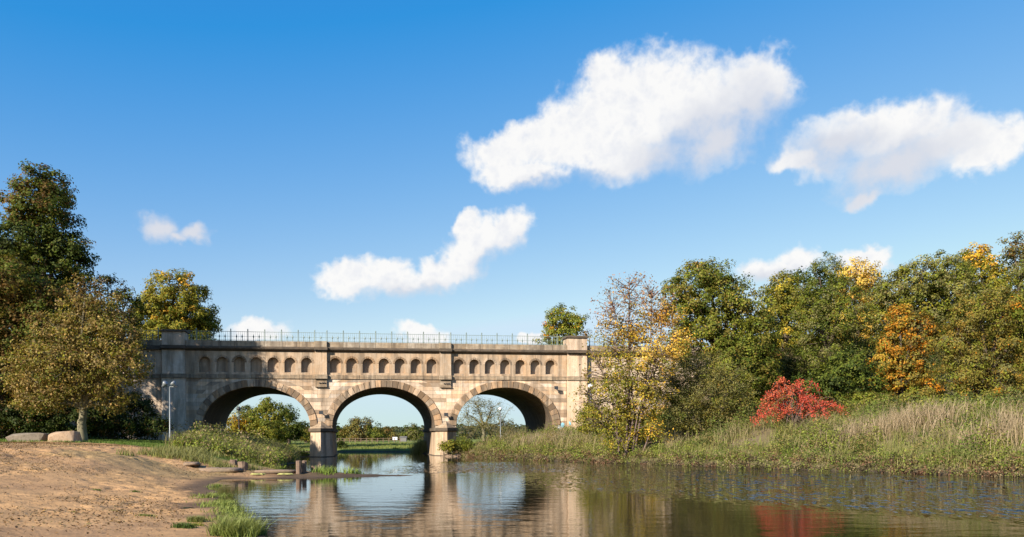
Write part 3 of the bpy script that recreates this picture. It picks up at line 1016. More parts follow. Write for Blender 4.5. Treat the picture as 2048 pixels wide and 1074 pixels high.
def build_floodlight(s, z, label):
    r = tag(empty('floodlight', on_bridge(s, 0, z), TH), label, 'floodlight', 'floodlights fixed to the bridge wall')
    obj('arm', MB().box(-0.03, 0.03, -0.32, -0.01, -0.03, 0.03).mesh('arm', M_DARKMETAL), r)
    h = MB().add([(-0.13, -0.32, -0.11), (0.13, -0.32, -0.11), (0.13, -0.32, 0.09), (-0.13, -0.32, 0.09), (-0.17, -0.50, -0.12), (0.17, -0.50, -0.12), (0.17, -0.46, 0.16), (-0.17, -0.46, 0.16)],
                 [(0, 1, 2, 3), (7, 6, 5, 4), (0, 4, 5, 1), (1, 5, 6, 2), (2, 6, 7, 3), (3, 7, 4, 0)])
    obj('housing', h.mesh('housing', M_DARKMETAL), r)
build_floodlight(-5.15, 3.62, 'small dark floodlight above the pier between left and middle arches')
build_floodlight(5.15, 3.45, 'small dark floodlight above the pier between middle and right arches')
build_floodlight(14.7, 5.75, 'small dark floodlight high on the wall right of the right arch')

# ------------------------------------------------------------------ lamps and small furniture
def gz(x, y):
    return float(height(np.array([x]), np.array([y]))[0])

def lamp_post(u, v_top, v_foot, Y, label, double=False, dark=False):
    p = W(u, v_foot, Y); t = W(u, v_top, Y)
    g = gz(p[0], Y)
    H = t[2] - g
    r = tag(empty('street_lamp', (p[0], Y, g)), label, 'street lamp', 'path lamps near the bridge')
    mat = M_DARKMETAL if dark else M_LAMP
    obj('pole', MB().lathe([(0.075, -0.1), (0.07, 0.5), (0.05, 0.55), (0.04, H - 0.25)], 8).mesh('pole', mat, True), r)
    if double:
        obj('crossbar', MB().box(-0.28, 0.28, -0.025, 0.025, H - 0.30, H - 0.25).mesh('crossbar', mat), r)
        for sg in (-1, 1):
            sp = MB().lathe([(0.10, -0.22), (0.13, -0.1), (0.22, 0.06), (0.26, 0.20), (0.20, 0.27), (0.05, 0.30)], 12).mesh('spotlight_head', M_LAMP, True)
            o = obj('spotlight_head', sp, r, (sg * 0.33, -0.05, H - 0.14), (0.2, sg * -0.75, 0), (0.75, 0.75, 0.75))
            obj('lens_ring', MB().lathe([(0.13, -0.26), (0.13, -0.20), (0.10, -0.2)], 12).mesh('lens_ring', M_DARKMETAL, True), o)
    else:
        obj('collar', MB().lathe([(0.06, H - 0.32), (0.09, H - 0.28), (0.09, H - 0.22)], 10).mesh('collar', M_DARKMETAL), r)
        pr = [(0.05, 0.0)] + [(0.21 * math.sin(a), 0.21 - 0.21 * math.cos(a)) for a in np.linspace(0.35, math.pi - 0.05, 9)]
        obj('globe', MB().lathe([(a, z + H - 0.24) for a, z in pr], 14).mesh('globe', M_DARKMETAL if dark else M_GLOBE, True), r)
    return r
lamp_post(340, 765, 872, 55.0, 'grey double-headed spotlight post on the grass left of the arches', double=True)
lamp_post(1182, 772, 858, 64.0, 'white globe lamp in front of the right end pier', False)
lamp_post(1001, 817, 872, 100.0, 'white globe lamp seen through the right arch', False)
lamp_post(478, 817, 880, 92.0, 'dark globe lamp seen through the left arch', False, dark=True)

def rock_mesh(name, pts_fn, mat, seed, nu=11, nv=7, rough=0.13):
    rng = np.random.default_rng(seed)
    th = np.linspace(0, 2 * np.pi, nu, endpoint=False); ph = np.linspace(0.02, np.pi - 0.02, nv)
    T, Pp = np.meshgrid(th, ph)
    x = np.cos(T) * np.sin(Pp); y = np.sin(T) * np.sin(Pp); z = np.cos(Pp)
    # squarish body
    e = 0.55
    x = np.sign(x) * np.abs(x) ** e; y = np.sign(y) * np.abs(y) ** e; z = np.sign(z) * np.abs(z) ** e
    j = 1 + (rng.random(x.shape) - 0.5) * 2 * rough
    V = np.stack([x * j, y * j, z * j], -1)
    V = pts_fn(V.reshape(-1, 3))
    i = np.arange(nv - 1)[:, None] * nu; jj = np.arange(nu)[None, :]
    a = (i + jj).ravel(); b = (i + (jj + 1) % nu).ravel()
    Q = np.stack([a, a + nu, b + nu, b], -1)
    caps_top = [list(range(nu))]; 
    me = mesh_np(name, V, Q, mat)
    return me

def boulder(u0, u1, v0, v1, Y, mat, label, seed, depth=0.8):
    import bmesh
    a = W(u0, v1, Y); c = W(u1, v0, Y)
    cx = (a[0] + c[0]) / 2; hx = (c[0] - a[0]) / 2
    g = gz(cx, Y)
    top = c[2] - g
    rng = np.random.default_rng(seed)
    bm = bmesh.new()
    for i in range(46):
        p = rng.uniform(-1, 1, 3)
        k = rng.integers(0, 3)
        p[k] = np.sign(p[k]) * rng.uniform(0.86, 1.0)
        q = np.abs(p)
        if (q > 0.8).sum() >= 2: p *= rng.uniform(0.84, 0.97)
        bm.verts.new((p[0] * hx, p[1] * depth / 2, (p[2] * 0.5 + 0.5) * (top + 0.25) - 0.25 + 0.05 * p[0] * top))
    res = bmesh.ops.convex_hull(bm, input=bm.verts)
    bmesh.ops.delete(bm, geom=[v for v in bm.verts if not v.link_faces], context='VERTS')
    bmesh.ops.bevel(bm, geom=list(bm.edges), offset=0.018, segments=1, affect='EDGES')
    me = bpy.data.meshes.new('boulder')
    bm.to_mesh(me); bm.free()
    me.materials.append(mat)
    o = obj('boulder', me, None, (cx, Y, g))
    return tag(o, label, 'boulder', 'boulders at the back of the beach')
boulder(18, 98, 865, 883, 45.2, M_ROCKG, 'long low grey boulder lying left of the tan one', 12, 1.0)
boulder(101, 160, 862, 886, 44.9, M_ROCKP, 'tan block-shaped boulder beside the foot of the rounded tree', 9, 1.0)

def stump(u0, u1, v0, v1, Y, label, seed, split=False, lean=0.0):
    a = W(u0, v1, Y); c = W(u1, v0, Y)
    cx = (a[0] + c[0]) / 2; r = (c[0] - a[0]) / 2
    g = gz(cx, Y)
    H = max(0.2, c[2] - g)
    rng = random.Random(seed)
    root = tag(empty('wooden_stump', (cx, Y, g), rng.uniform(0, 3)), label, 'stump', 'old post stumps on the spit')
    b = MB()
    n = 10
    prof = [(r * 1.1, -0.25), (r * 1.04, 0.05), (r, H * 0.6), (r * 0.96, H), (r * 0.5, H - 0.02)]
    vs = []
    for (rr, z) in prof:
        for k in range(n):
            an = 2 * math.pi * k / n
            q = rr * (1 + rng.uniform(-0.08, 0.08))
            vs.append((q * math.cos(an), q * math.sin(an) + lean * z, z + (rng.uniform(-0.05, 0.04) if z > H * 0.9 else 0)))
    fs = []
    for i in range(len(prof) - 1):
        for k in range(n):
            p_, q_ = i * n + k, i * n + (k + 1) % n
            fs.append((p_, q_, q_ + n, p_ + n))
    fs.append(tuple((len(prof) - 1) * n + k for k in range(n)))
    b.add(vs, fs)
    obj('wood_body', b.mesh('wood_body', M_WOOD), root)
    if split:
        obj('splinter', MB().box(-r * 0.5, -r * 0.1, -r * 1.25, -r * 1.02, -0.1, H * 1.08).mesh('splinter', M_WOOD), root)
    return root
stump(476, 496, 924, 942, 35.9, 'broad round stump, the stoutest one, at the middle of the spit', 1)
stump(460, 474, 920, 936, 37.2, 'dark thin stump just behind the stout round one', 2)
stump(592, 603, 922, 950, 34.4, 'tall split stump leaning left at the outer spit', 3, True, 0.05)
stump(604, 613, 922, 946, 34.7, 'tall thin stump close behind the split one', 4)
stump(621, 637, 933, 944, 35.0, 'low stump among green sprigs at the spit tip', 5)

def slab(u0, u1, v0, v1, Y, label, seed, mat=M_SLAB, depth=0.7):
    a = W(u0, v1, Y); c = W(u1, v0, Y)
    cx = (a[0] + c[0]) / 2; hx = (c[0] - a[0]) / 2
    g = gz(cx, Y); hz = max(0.08, (c[2] - g) / 2)
    def f(V):
        V = V.copy(); V[:, 0] *= hx; V[:, 1] *= depth / 2; V[:, 2] *= hz
        return V
    o = obj('stone_slab', rock_mesh('stone_slab', f, mat, seed, rough=0.16), None, (cx, Y, g + hz * 0.5), (0, 0, (seed % 3 - 1) * 0.06))
    return tag(o, label, 'stone', 'flat stones of the spit')
slab(368, 400, 931, 946, 35.4, 'small brown stone at the beach end of the spit', 21)
slab(402, 482, 932, 948, 35.0, 'long pinkish stone left of the stout stump', 22, depth=1.0)
slab(510, 592, 938, 949, 34.6, 'long low stone between the round and split stumps', 23, depth=0.8)
slab(885, 925, 903, 910, 67.8, 'flat pale stone at the foot of the right pier', 24)
slab(940, 975, 904, 910, 66.3, 'small stone in weeds at the right bank edge', 25)

def far_things():
    # white board on two posts and a small shed on the meadow beyond the bridge
    Y = 150.0
    p = W(790, 885, Y); g = gz(p[0], Y)
    r = tag(empty('white_board', (p[0], Y, g)), 'small blank white board on posts on the far meadow', 'board')
    obj('panel', MB().box(-0.42, 0.42, -0.03, 0.03, 0.35, 0.86).mesh('panel', M_WHITE), r)
    for sx in (-0.3, 0.3): obj('leg', MB().box(sx - 0.03, sx + 0.03, 0.031, 0.09, -0.1, 0.8).mesh('leg', M_SHED), r)
    p = W(807, 887, 160.0); g = gz(p[0], 160.0)
    r = tag(empty('garden_shed', (p[0], 160.0, g)), 'low grey shed with shallow roof right of the white board', 'shed')
    obj('wall', MB().box(-0.6, 0.6, -0.5, 0.5, -0.1, 0.75).mesh('wall', M_SHED), r)
    obj('roof', MB().add([(-0.7, -0.6, 0.76), (0.7, -0.6, 0.76), (0.7, 0.6, 0.76), (-0.7, 0.6, 0.76), (-0.7, 0, 0.95), (0.7, 0, 0.95)],
                         [(0, 1, 5, 4), (2, 3, 4, 5), (3, 0, 4), (1, 2, 5), (0, 3, 2, 1)]).mesh('roof', M_SHED), r)
    # post-and-rail fence along the meadow
    r = tag(empty('meadow_fence', (W(640, 890, 130)[0], 130, 0)), 'low weathered post-and-rail fence across the far meadow', 'fence')
    x0 = W(655, 890, 130)[0]; x1 = W(800, 890, 130)[0]
    n = 14
    pm = MB().box(-0.05, 0.05, -0.05, 0.05, -0.1, 0.75).mesh('fence_post', M_WOOD)
    for i in range(n):
        x = x0 + (x1 - x0) * i / (n - 1)
        obj('fence_post', pm, r, (x - r.location.x, 0, gz(x, 130)))
    for z in (0.35, 0.65):
        obj('rail', MB().box(x0 - r.location.x, x1 - r.location.x, -0.025, 0.025, gz(x0, 130) + z, gz(x0, 130) + z + 0.05).mesh('rail', M_WOOD), r)
far_things()

# ------------------------------------------------------------------ foliage
def leaf_cloud(rng, C, N, size, aspect, col, droop=0.0, spread=1.0, up=0.35, rnd=0.8):
    """leaves: centres C (n,3), preferred normals N (n,3); rhombic two-triangle leaves"""
    n = len(C)
    R = rng.normal(size=(n, 3))
    nn = N * 1.0 + np.array([0, 0, up]) + R * rnd
    nn /= np.linalg.norm(nn, axis=1)[:, None] + 1e-9
    t = rng.normal(size=(n, 3)); t[:, 2] -= droop
    t -= (t * nn).sum(1)[:, None] * nn
    t /= np.linalg.norm(t, axis=1)[:, None] + 1e-9
    b = np.cross(nn, t)
    s = size * rng.uniform(0.65, 1.35, n)[:, None]
    fold = nn * s * 0.12
    v0 = C - t * s * 0.5; v2 = C + t * s * 0.5
    v1 = C + b * s * aspect * 0.5 + fold - t * s * 0.06; v3 = C - b * s * aspect * 0.5 + fold - t * s * 0.06
    V = np.stack([v0, v1, v2, v3], 1).reshape(-1, 3)
    Q = np.arange(4 * n).reshape(n, 4)
    return V, Q, np.repeat(col, 4, axis=0)

def pick_cols(rng, pal, n, jit=0.22):
    cs = np.array([p[0] for p in pal]); w = np.array([p[1] for p in pal], float); w /= w.sum()
    c = cs[rng.choice(len(cs), n, p=w)]
    return c

TREE_N = [0]
def make_tree(name, label, Y, lobes, pal, trunk_u=None, trunk_r=0.25, leaf=0.2, aspect=0.66, per=34, dens=2.1, clr=0.55, full=1.0,
              bark=None, group=None, cat='tree', twigs=0.25, stems=1, droop=0.0, inner=0.35, foot=None, rnd=0.5, crown_name='crown', stem_name='trunk', flat=0.75, fork=0.35, limb=True, up=0.35):
    TREE_N[0] += 1
    seed = TREE_N[0] * 101 + 7
    rng = np.random.default_rng(seed)
    bark = bark or M_BARK
    leaf *= 0.86; per *= 1.9 * full; dens *= 1.35 * full
    lobe_k = 1.10
    L = []
    for lb in lobes:
        u, v, ru, rv = lb[:4]
        dy = lb[4] if len(lb) > 4 and lb[4] is not None else float(rng.uniform(-0.5, 0.5))
        lp = lb[5] if len(lb) > 5 else pal
        lk = lb[6] if len(lb) > 6 else 1.0
        c = W(u, v, Y)
        rx, rz = lobe_k * ru / F * Y, lobe_k * rv / F * Y
        ry = rx * rng.uniform(0.8, 1.0)
        c = c + np.array([0, dy * ry, 0])
        L.append((c, np.array([rx, ry, rz]), lp, lk))
    cx = W(trunk_u if trunk_u is not None else np.mean([l[0] for l in lobes]), 870, Y)[0]
    if foot is None:
        g = gz(cx, Y)
    else:
        g = foot
    root_p = np.array([cx, Y, g])
    LV, LQ, LC = [], [], []
    k = 0
    ends = []
    for (c, r, lp, lk) in L:
        area = 4 * np.pi * ((r[0] * r[1]) ** 1.6 + (r[0] * r[2]) ** 1.6 + (r[1] * r[2]) ** 1.6) ** (1 / 1.6) / 3 ** (1 / 1.6)
        n = max(5, int(area * dens / (clr / 0.55) ** 2 * (1 + inner) * 0.5))
        d = rng.normal(size=(n, 3)); d /= np.linalg.norm(d, axis=1)[:, None]
        rad = np.where(rng.random(n) < inner / (1 + inner), rng.uniform(0.25, 0.75, n), rng.uniform(0.78, 1.04, n))
        # lumpy outline
        lump = 1 + 0.16 * np.sin(d[:, 0] * 4.3 + seed) * np.cos(d[:, 2] * 5.1 + seed * 0.7) + rng.normal(0, 0.05, n)
        cc = c + d * r * (rad * lump)[:, None]
        keep = np.ones(n, bool)
        for (c2, r2, _, _k) in L:
            if c2 is c: continue
            q = np.linalg.norm((cc - c2) / r2, axis=1)
            keep &= ~((q < 0.6) & (rng.random(n) < 0.75))
        keep &= cc[:, 2] > g + 0.15
        cc = cc[keep]; d = d[keep]; n = len(cc)
        if n == 0: continue
        ccol = pick_cols(rng, lp, n)
        ends.append((cc, c))
        m = rng.poisson(per * lk, n)
        idx = np.repeat(np.arange(n), m)
        nt_ = len(idx)
        o = rng.normal(size=(nt_, 3)); o /= np.linalg.norm(o, axis=1)[:, None] + 1e-9
        csz = clr * rng.uniform(0.6, 1.25, n)
        o = o * (rng.random(nt_) ** 0.45)[:, None] * csz[idx][:, None]
        o[:, 2] *= flat
        if droop: o[:, 2] -= droop * (np.hypot(o[:, 0], o[:, 1]) ** 2) / clr
        C = cc[idx] + o
        Nn = d[idx] * 0.9 + o / (csz[idx][:, None]) * 1.0
        col = ccol[idx] * rng.uniform(0.72, 1.3, (nt_, 1)) * (1 + rng.normal(0, 0.07, (nt_, 3)))
        mixc = pick_cols(rng, lp, nt_)
        mk = rng.random(nt_) < 0.28
        col[mk] = mixc[mk] * rng.uniform(0.75, 1.25, (mk.sum(), 1))
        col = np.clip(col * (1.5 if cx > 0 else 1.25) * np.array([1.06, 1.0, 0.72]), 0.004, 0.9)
        ok = C[:, 2] > g + 0.02
        V, Q, cl = leaf_cloud(rng, C[ok], Nn[ok], leaf, aspect, col[ok], droop * 0.6, rnd=rnd, up=up)
        LV.append(V); LQ.append(Q + k); LC.append(cl); k += len(V)
    r0 = tag(empty(name, tuple(root_p)), label, cat, group)
    me = mesh_np(crown_name, np.concatenate(LV) - root_p, np.concatenate(LQ), M_LEAF, np.concatenate(LC))
    obj(crown_name, me, r0)
    # trunk, limbs, branches
    paths = []
    top = max(l[0][2] + l[1][2] * 0.5 for l in L)
    low = min(l[0][2] - l[1][2] for l in L)
    fz = g + max(0.3, (top - g) * fork)
    fork_p = np.array([cx + rng.normal(0, 0.1), Y + rng.normal(0, 0.1), fz])
    joints = [fork_p]
    def curve(a, b, n=6, sag=0.12):
        t = np.linspace(0, 1, n)[:, None]
        midp = (a + b) / 2 + rng.normal(0, sag * np.linalg.norm(b - a) * 0.5, 3) + np.array([0, 0, sag * np.linalg.norm(b - a) * 0.4])
        return (1 - t) ** 2 * a + 2 * t * (1 - t) * midp + t ** 2 * b
    if stems == 1:
        a = root_p + np.array([0, 0, -0.25])
        n = 6
        pts = np.linspace(a, fork_p, n) + rng.normal(0, trunk_r * 0.15, (n, 3)) * np.array([1, 1, 0])
        rad = np.linspace(trunk_r * 1.05, trunk_r * 0.72, n); rad[0] *= 1.35; rad[1] *= 1.06
        paths.append((pts, rad))
    starts = []
    for i, (c, r, _, _k) in enumerate(L):
        if stems > 1:
            a = root_p + np.array([rng.normal(0, 0.35), rng.normal(0, 0.3), -0.2])
        else:
            a = fork_p + np.array([0, 0, -0.05])
        if limb:
            pts = curve(a, c + np.array([0, 0, r[2] * 0.3]), 8)
            rr = trunk_r * (0.55 if stems == 1 else 0.5)
            paths.append((pts, np.linspace(rr, max(0.025, rr * 0.22), 8)))
            starts.append(np.stack([np.interp(np.linspace(0, 7, 36), np.arange(8), pts[:, q]) for q in range(3)], 1)[6:])
    if starts and twigs > 0:
        S = np.concatenate(starts)
        for (cc, c) in ends:
            m = rng.random(len(cc)) < twigs
            for q in cc[m]:
                dd = np.linalg.norm(S - q, axis=1) + np.maximum(0, S[:, 2] - q[2]) * 0.7
                a = S[np.argmin(dd * rng.uniform(0.75, 1.3, len(S)))]
                pts = curve(a, q, 5, 0.10)
                rr = min(0.045, 0.012 + 0.012 * np.linalg.norm(q - a))
                paths.append((pts, np.linspace(rr, 0.006, 5)))
    V, Q = tubes(paths, 6)
    obj(stem_name, mesh_np(stem_name, V - root_p, Q, bark, smooth=True), r0)
    return r0

G1, G2, G3 = (0.040, 0.058, 0.013), (0.076, 0.094, 0.018), (0.120, 0.132, 0.024)
DK = (0.026, 0.038, 0.012)
OLV, YG, YEL, GOLD = (0.125, 0.112, 0.032), (0.17, 0.155, 0.028), (0.33, 0.245, 0.035), (0.40, 0.25, 0.045)
BRN, TAN, ORG = (0.105, 0.068, 0.026), (0.24, 0.155, 0.052), (0.34, 0.150, 0.018)
GREY = (0.115, 0.112, 0.055)

# left side
make_tree('broadleaf_tree', 'tallest dark green tree at the left edge with brownish thin top', 58.5,
          [(72, 372, 50, 44, None, [(BRN, 3), (G2, 3), (G1, 2)]), (95, 415, 52, 42, None, [(BRN, 2), (G2, 3), (G1, 3)]), (55, 420, 42, 38, None, [(BRN, 3), (G2, 3)]),
           (110, 465, 42, 40), (50, 490, 80, 50), (120, 525, 58, 46), (5, 500, 60, 50), (20, 560, 80, 60), (140, 500, 36, 26), (85, 580, 75, 60), (40, 660, 90, 80), (115, 670, 64, 70), (60, 760, 100, 80), (130, 760, 60, 70)],
          [(G1, 4), (G2, 3), (DK, 3), (BRN, 0.6)], 60, 0.45, leaf=0.21, per=34, dens=2.2, clr=0.6, inner=0.5)
make_tree('broadleaf_tree', 'brown-tinged dark tree at the left edge below the tallest one', 53,
          [(15, 565, 62, 46), (70, 600, 50, 42), (-20, 620, 70, 70), (40, 660, 70, 60), (85, 660, 40, 50), (10, 740, 75, 70), (70, 750, 40, 60), (0, 820, 80, 50)],
          [(BRN, 4), (G2, 3), (G1, 2), (OLV, 2)], 5, 0.35, leaf=0.19, per=32, dens=2.2, clr=0.55, inner=0.5)
make_tree('broadleaf_tree', 'thin-crowned dark brown tree behind the rounded tree at the bridge end', 60,
          [(215, 595, 45, 38), (250, 620, 30, 40), (190, 640, 50, 50), (240, 670, 40, 50), (268, 610, 16, 22), (205, 720, 60, 50)],
          [(BRN, 3), (G1, 3), (G2, 2)], 225, 0.25, leaf=0.18, per=24, dens=1.9, clr=0.55, inner=0.3, twigs=0.5)
make_tree('rounded_tree', 'rounded gold-brown tree with short pale trunk beside the tan boulder', 47.5,
          [(180, 585, 32, 38, None, [((0.20, 0.15, 0.08), 3), (BRN, 3), (OLV, 2)], 0.55), (150, 625, 42, 44), (212, 632, 40, 44), (110, 670, 48, 42), (180, 680, 62, 48), (240, 680, 42, 42),
           (80, 725, 52, 42), (150, 735, 66, 46), (225, 735, 56, 44), (270, 725, 26, 36), (55, 765, 40, 34), (115, 785, 56, 32), (185, 780, 52, 32), (235, 785, 34, 28), (90, 808, 45, 14), (222, 812, 26, 14)],
          [((0.20, 0.155, 0.075), 4), ((0.27, 0.20, 0.085), 2), (OLV, 4), (YG, 1.2), (G2, 1.5), ((0.13, 0.095, 0.05), 2)], 163, 0.27, leaf=0.145, aspect=0.75, per=19, dens=2.2, clr=0.48, inner=0.55, bark=M_BARKG, twigs=0.45, fork=0.22, rnd=1.0)
make_tree('broadleaf_tree', 'dense dome-shaped yellow-green tree behind the left end of the bridge', 92,
          [(352, 592, 48, 40, None, [(YG, 4), (GOLD, 0.8), (G3, 2)]), (312, 628, 40, 40), (392, 622, 40, 42), (350, 645, 60, 45), (290, 655, 28, 36), (415, 648, 22, 32), (345, 700, 85, 50), (350, 770, 70, 60)],
          [(YG, 5), (G3, 4), (G2, 1), (GOLD, 0.4)], 350, 0.4, leaf=0.28, per=36, dens=2.3, clr=0.75, inner=0.3)
# off to the left the same wood goes on and keeps the left end of the bridge in shade
make_tree('broadleaf_tree', 'tall dark tree of the wood continuing outside the left edge', 50,
          [(-560, 560, 110, 90), (-640, 600, 120, 90), (-480, 640, 120, 90), (-580, 700, 170, 110), (-560, 800, 150, 80)], [(G1, 3), (G2, 3), (BRN, 2)], -560, 0.45, leaf=0.3, per=26, dens=1.4, clr=0.8)
make_tree('broadleaf_tree', 'second dark tree of the wood continuing outside the left edge', 56,
          [(-280, 500, 90, 80), (-340, 570, 100, 90), (-230, 590, 100, 90), (-280, 680, 140, 110), (-280, 790, 130, 80)], [(G1, 3), (G2, 3), (BRN, 2)], -280, 0.45, leaf=0.3, per=26, dens=1.4, clr=0.8)

SHG = 'dark shrubs under the left trees'
for i, (u, v, ru, rv, Y, lab) in enumerate([
        (25, 840, 70, 36, 52, 'dark shrub behind the long grey boulder at the left edge'),
        (120, 838, 55, 38, 53, 'dark shrub directly behind the rounded tree trunk'),
        (205, 845, 50, 32, 55, 'low dark shrub right of the rounded tree trunk'),
        (268, 830, 42, 44, 58, 'tall dark shrub against the wall left of the double lamp'),
        (305, 855, 34, 22, 57, 'small dark shrub at the foot of the left end pier')]):
    make_tree('shrub', lab, Y, [(u - ru * 0.4, v, ru * 0.6, rv), (u + ru * 0.4, v + 3, ru * 0.6, rv * 0.9), (u, v - rv * 0.25, ru * 0.6, rv * 0.8)], [(G1, 3), (DK, 4), (BRN, 1)], u, 0.06,
              leaf=0.17, per=30, dens=2.2, clr=0.5, group=SHG, cat='shrub', stems=3, crown_name='foliage', stem_name='stem', twigs=0.1)

# right side: behind and on the bank
make_tree('broadleaf_tree', 'small dome-shaped tree behind the right end of the bridge', 105,
          [(1128, 634, 28, 26), (1108, 655, 22, 26), (1152, 655, 26, 26), (1130, 680, 46, 30), (1130, 730, 50, 45)],
          [(G3, 4), (G2, 3), (YG, 2), (ORG, 0.6)], 1130, 0.3, leaf=0.28, per=32, dens=1.7, clr=0.75)
PUR = [((0.17, 0.095, 0.07), 4), (TAN, 2), ((0.22, 0.12, 0.10), 2)]
GLD = [(YEL, 2), (GOLD, 3), ((0.46, 0.36, 0.13), 3), (TAN, 2)]
make_tree('sparse_tree', 'sparse many-stemmed tree with yellow leaves in front of the right bridge end', 50,
          [(1262, 575, 45, 30, None, PUR, 0.35), (1300, 600, 40, 30, None, PUR, 0.4), (1225, 620, 40, 36, None, PUR, 0.35), (1330, 632, 34, 32, None, [(TAN, 3), (ORG, 1), (GOLD, 1)]), (1265, 650, 55, 36, None, [(GOLD, 2), (TAN, 3), (OLV, 3)]),
           (1345, 685, 36, 36, None, GLD), (1310, 700, 50, 40, None, GLD), (1235, 700, 52, 42, None, [(YG, 3), (OLV, 4), (TAN, 3), (YEL, 1)], 0.7), (1200, 745, 34, 46, None, [(YG, 3), (OLV, 3), (TAN, 3)], 0.35), (1275, 745, 60, 44), (1225, 790, 55, 40, None, [(YG, 3), (OLV, 4), (YEL, 1), (G3, 2)], 1.5),
           (1290, 795, 45, 40, None, [(YG, 3), (OLV, 4), (YEL, 1.5), (TAN, 1)], 1.4), (1175, 800, 26, 40, None, [(YG, 3), (OLV, 3), (TAN, 3)], 0.35), (1250, 835, 55, 34, None, [(YG, 3), (OLV, 3), (YEL, 2), (G3, 2)], 1.5), (1300, 865, 34, 22, None, [(YEL, 3), (YG, 3), (GOLD, 2)]), (1240, 875, 34, 24, None, [(YG, 3), (YEL, 2), (G3, 2)]), (1195, 850, 32, 26, None, [(YG, 3), (OLV, 3), (G3, 3)], 0.6)],
          [(YG, 3), (OLV, 4), (YEL, 1.4), (GOLD, 1), (G3, 2), (TAN, 1.5)], 1258, 0.14, leaf=0.125, aspect=0.8, per=13, dens=2.6, clr=0.5, inner=0.5, bark=M_TWIG, twigs=0.95, stems=4, rnd=1.0)
make_tree('willow_bush', 'wide grey-olive willow bush with bare leaning stems on the right bank', 52,
          [(1400, 745, 62, 40), (1345, 775, 44, 44), (1455, 775, 46, 44), (1400, 800, 62, 44), (1365, 835, 44, 36), (1440, 835, 50, 36), (1480, 815, 28, 36)],
          [(GREY, 5), (OLV, 3), ((0.15, 0.14, 0.07), 2), (G2, 1.5)], 1405, 0.09, leaf=0.14, aspect=0.38, per=30, dens=2.5, clr=0.5, inner=0.5, bark=M_BARKG, twigs=0.6, stems=6, cat='bush', group=None, rnd=1.0)
RW = 'trees of the wood on the right bank'
make_tree('broadleaf_tree', 'large dense olive-green tree rising right of the sparse yellow tree', 66,
          [(1412, 552, 52, 28), (1362, 585, 36, 34), (1455, 580, 42, 34), (1395, 620, 60, 36), (1480, 625, 40, 36), (1440, 665, 60, 42), (1510, 680, 42, 50), (1385, 680, 44, 46), (1470, 735, 66, 52), (1525, 750, 36, 56), (1500, 805, 45, 40)],
          [(G2, 4), (OLV, 4), (G3, 4), (G1, 1.5), (TAN, 0.5)], 1450, 0.45, leaf=0.2, per=36, dens=2.2, clr=0.6, group=RW, inner=0.45)
make_tree('broadleaf_tree', 'yellow-green tree between the large olive tree and the grey-green poplars', 76,
          [(1565, 580, 34, 30), (1545, 620, 30, 40), (1590, 600, 36, 40), (1565, 660, 46, 50), (1600, 680, 34, 60), (1560, 740, 44, 52), (1580, 800, 50, 46)],
          [(YG, 5), (YEL, 1.0), (OLV, 3), (G3, 4), (G1, 1.2)], 1570, 0.35, leaf=0.22, per=34, dens=2.0, clr=0.62, group=RW)
make_tree('poplar_tree', 'upright grey-green tree with pointed tops left of the orange tree', 71,
          [(1640, 570, 28, 44), (1668, 565, 26, 50), (1625, 620, 36, 52), (1680, 625, 44, 60), (1640, 690, 52, 60), (1700, 700, 44, 70), (1660, 770, 62, 56), (1715, 780, 40, 50)],
          [(GREY, 3), (G2, 4), (G3, 2), (G1, 2)], 1660, 0.4, leaf=0.2, aspect=0.45, per=36, dens=2.1, clr=0.58, group=RW, droop=0.35)
make_tree('broadleaf_tree', 'pale yellow feathery treetop standing behind the grey-green poplar', 86,
          [(1700, 545, 24, 26), (1728, 550, 24, 28), (1712, 580, 36, 34), (1715, 640, 46, 60), (1715, 740, 50, 70)],
          [((0.42, 0.31, 0.10), 4), (YEL, 2), (TAN, 1)], 1715, 0.3, leaf=0.24, per=26, dens=1.8, clr=0.65, group=RW)
make_tree('broadleaf_tree', 'broad grey-green tree with domed top above the orange tree', 80,
          [(1790, 580, 40, 34), (1835, 560, 44, 36), (1885, 545, 44, 36), (1770, 620, 36, 46), (1840, 615, 56, 50), (1905, 600, 44, 50), (1830, 690, 66, 60), (1900, 690, 60, 60), (1850, 780, 80, 60)],
          [(G3, 4), (GREY, 3), ((0.13, 0.13, 0.045), 3), (G1, 1.5), (YG, 1)], 1845, 0.5, leaf=0.23, per=34, dens=1.9, clr=0.66, group=RW)
make_tree('broadleaf_tree', 'bright orange tree at the middle of the right wood', 64,
          [(1800, 632, 22, 34), (1785, 680, 26, 34), (1835, 668, 32, 40, None, [(ORG, 2), (OLV, 3), (BRN, 2)]), (1775, 722, 34, 26), (1822, 735, 44, 36), (1778, 770, 40, 26), (1845, 790, 40, 26, None, [(OLV, 4), (ORG, 1.5), (G3, 3)]), (1800, 805, 50, 18, None, [(OLV, 3), (G2, 3)])],
          [((0.26, 0.125, 0.02), 5), ((0.25, 0.165, 0.03), 3), (OLV, 3.5), (G3, 2)], 1805, 0.25, leaf=0.19, per=32, dens=2.1, clr=0.5, group=RW)
make_tree('broadleaf_tree', 'broad olive-brown tree at the right edge of the frame', 60,
          [(1945, 630, 54, 40), (2005, 620, 54, 44), (1915, 680, 40, 44), (1970, 690, 60, 50), (2040, 680, 44, 54), (1925, 745, 46, 46), (1990, 755, 60, 46), (2050, 750, 40, 56), (1945, 800, 52, 28), (2020, 805, 56, 30)],
          [(OLV, 5), ((0.16, 0.115, 0.03), 3), (G3, 3), (GREY, 2), (ORG, 0.4)], 1975, 0.4, leaf=0.18, aspect=0.5, per=36, dens=2.2, clr=0.56, group=RW)
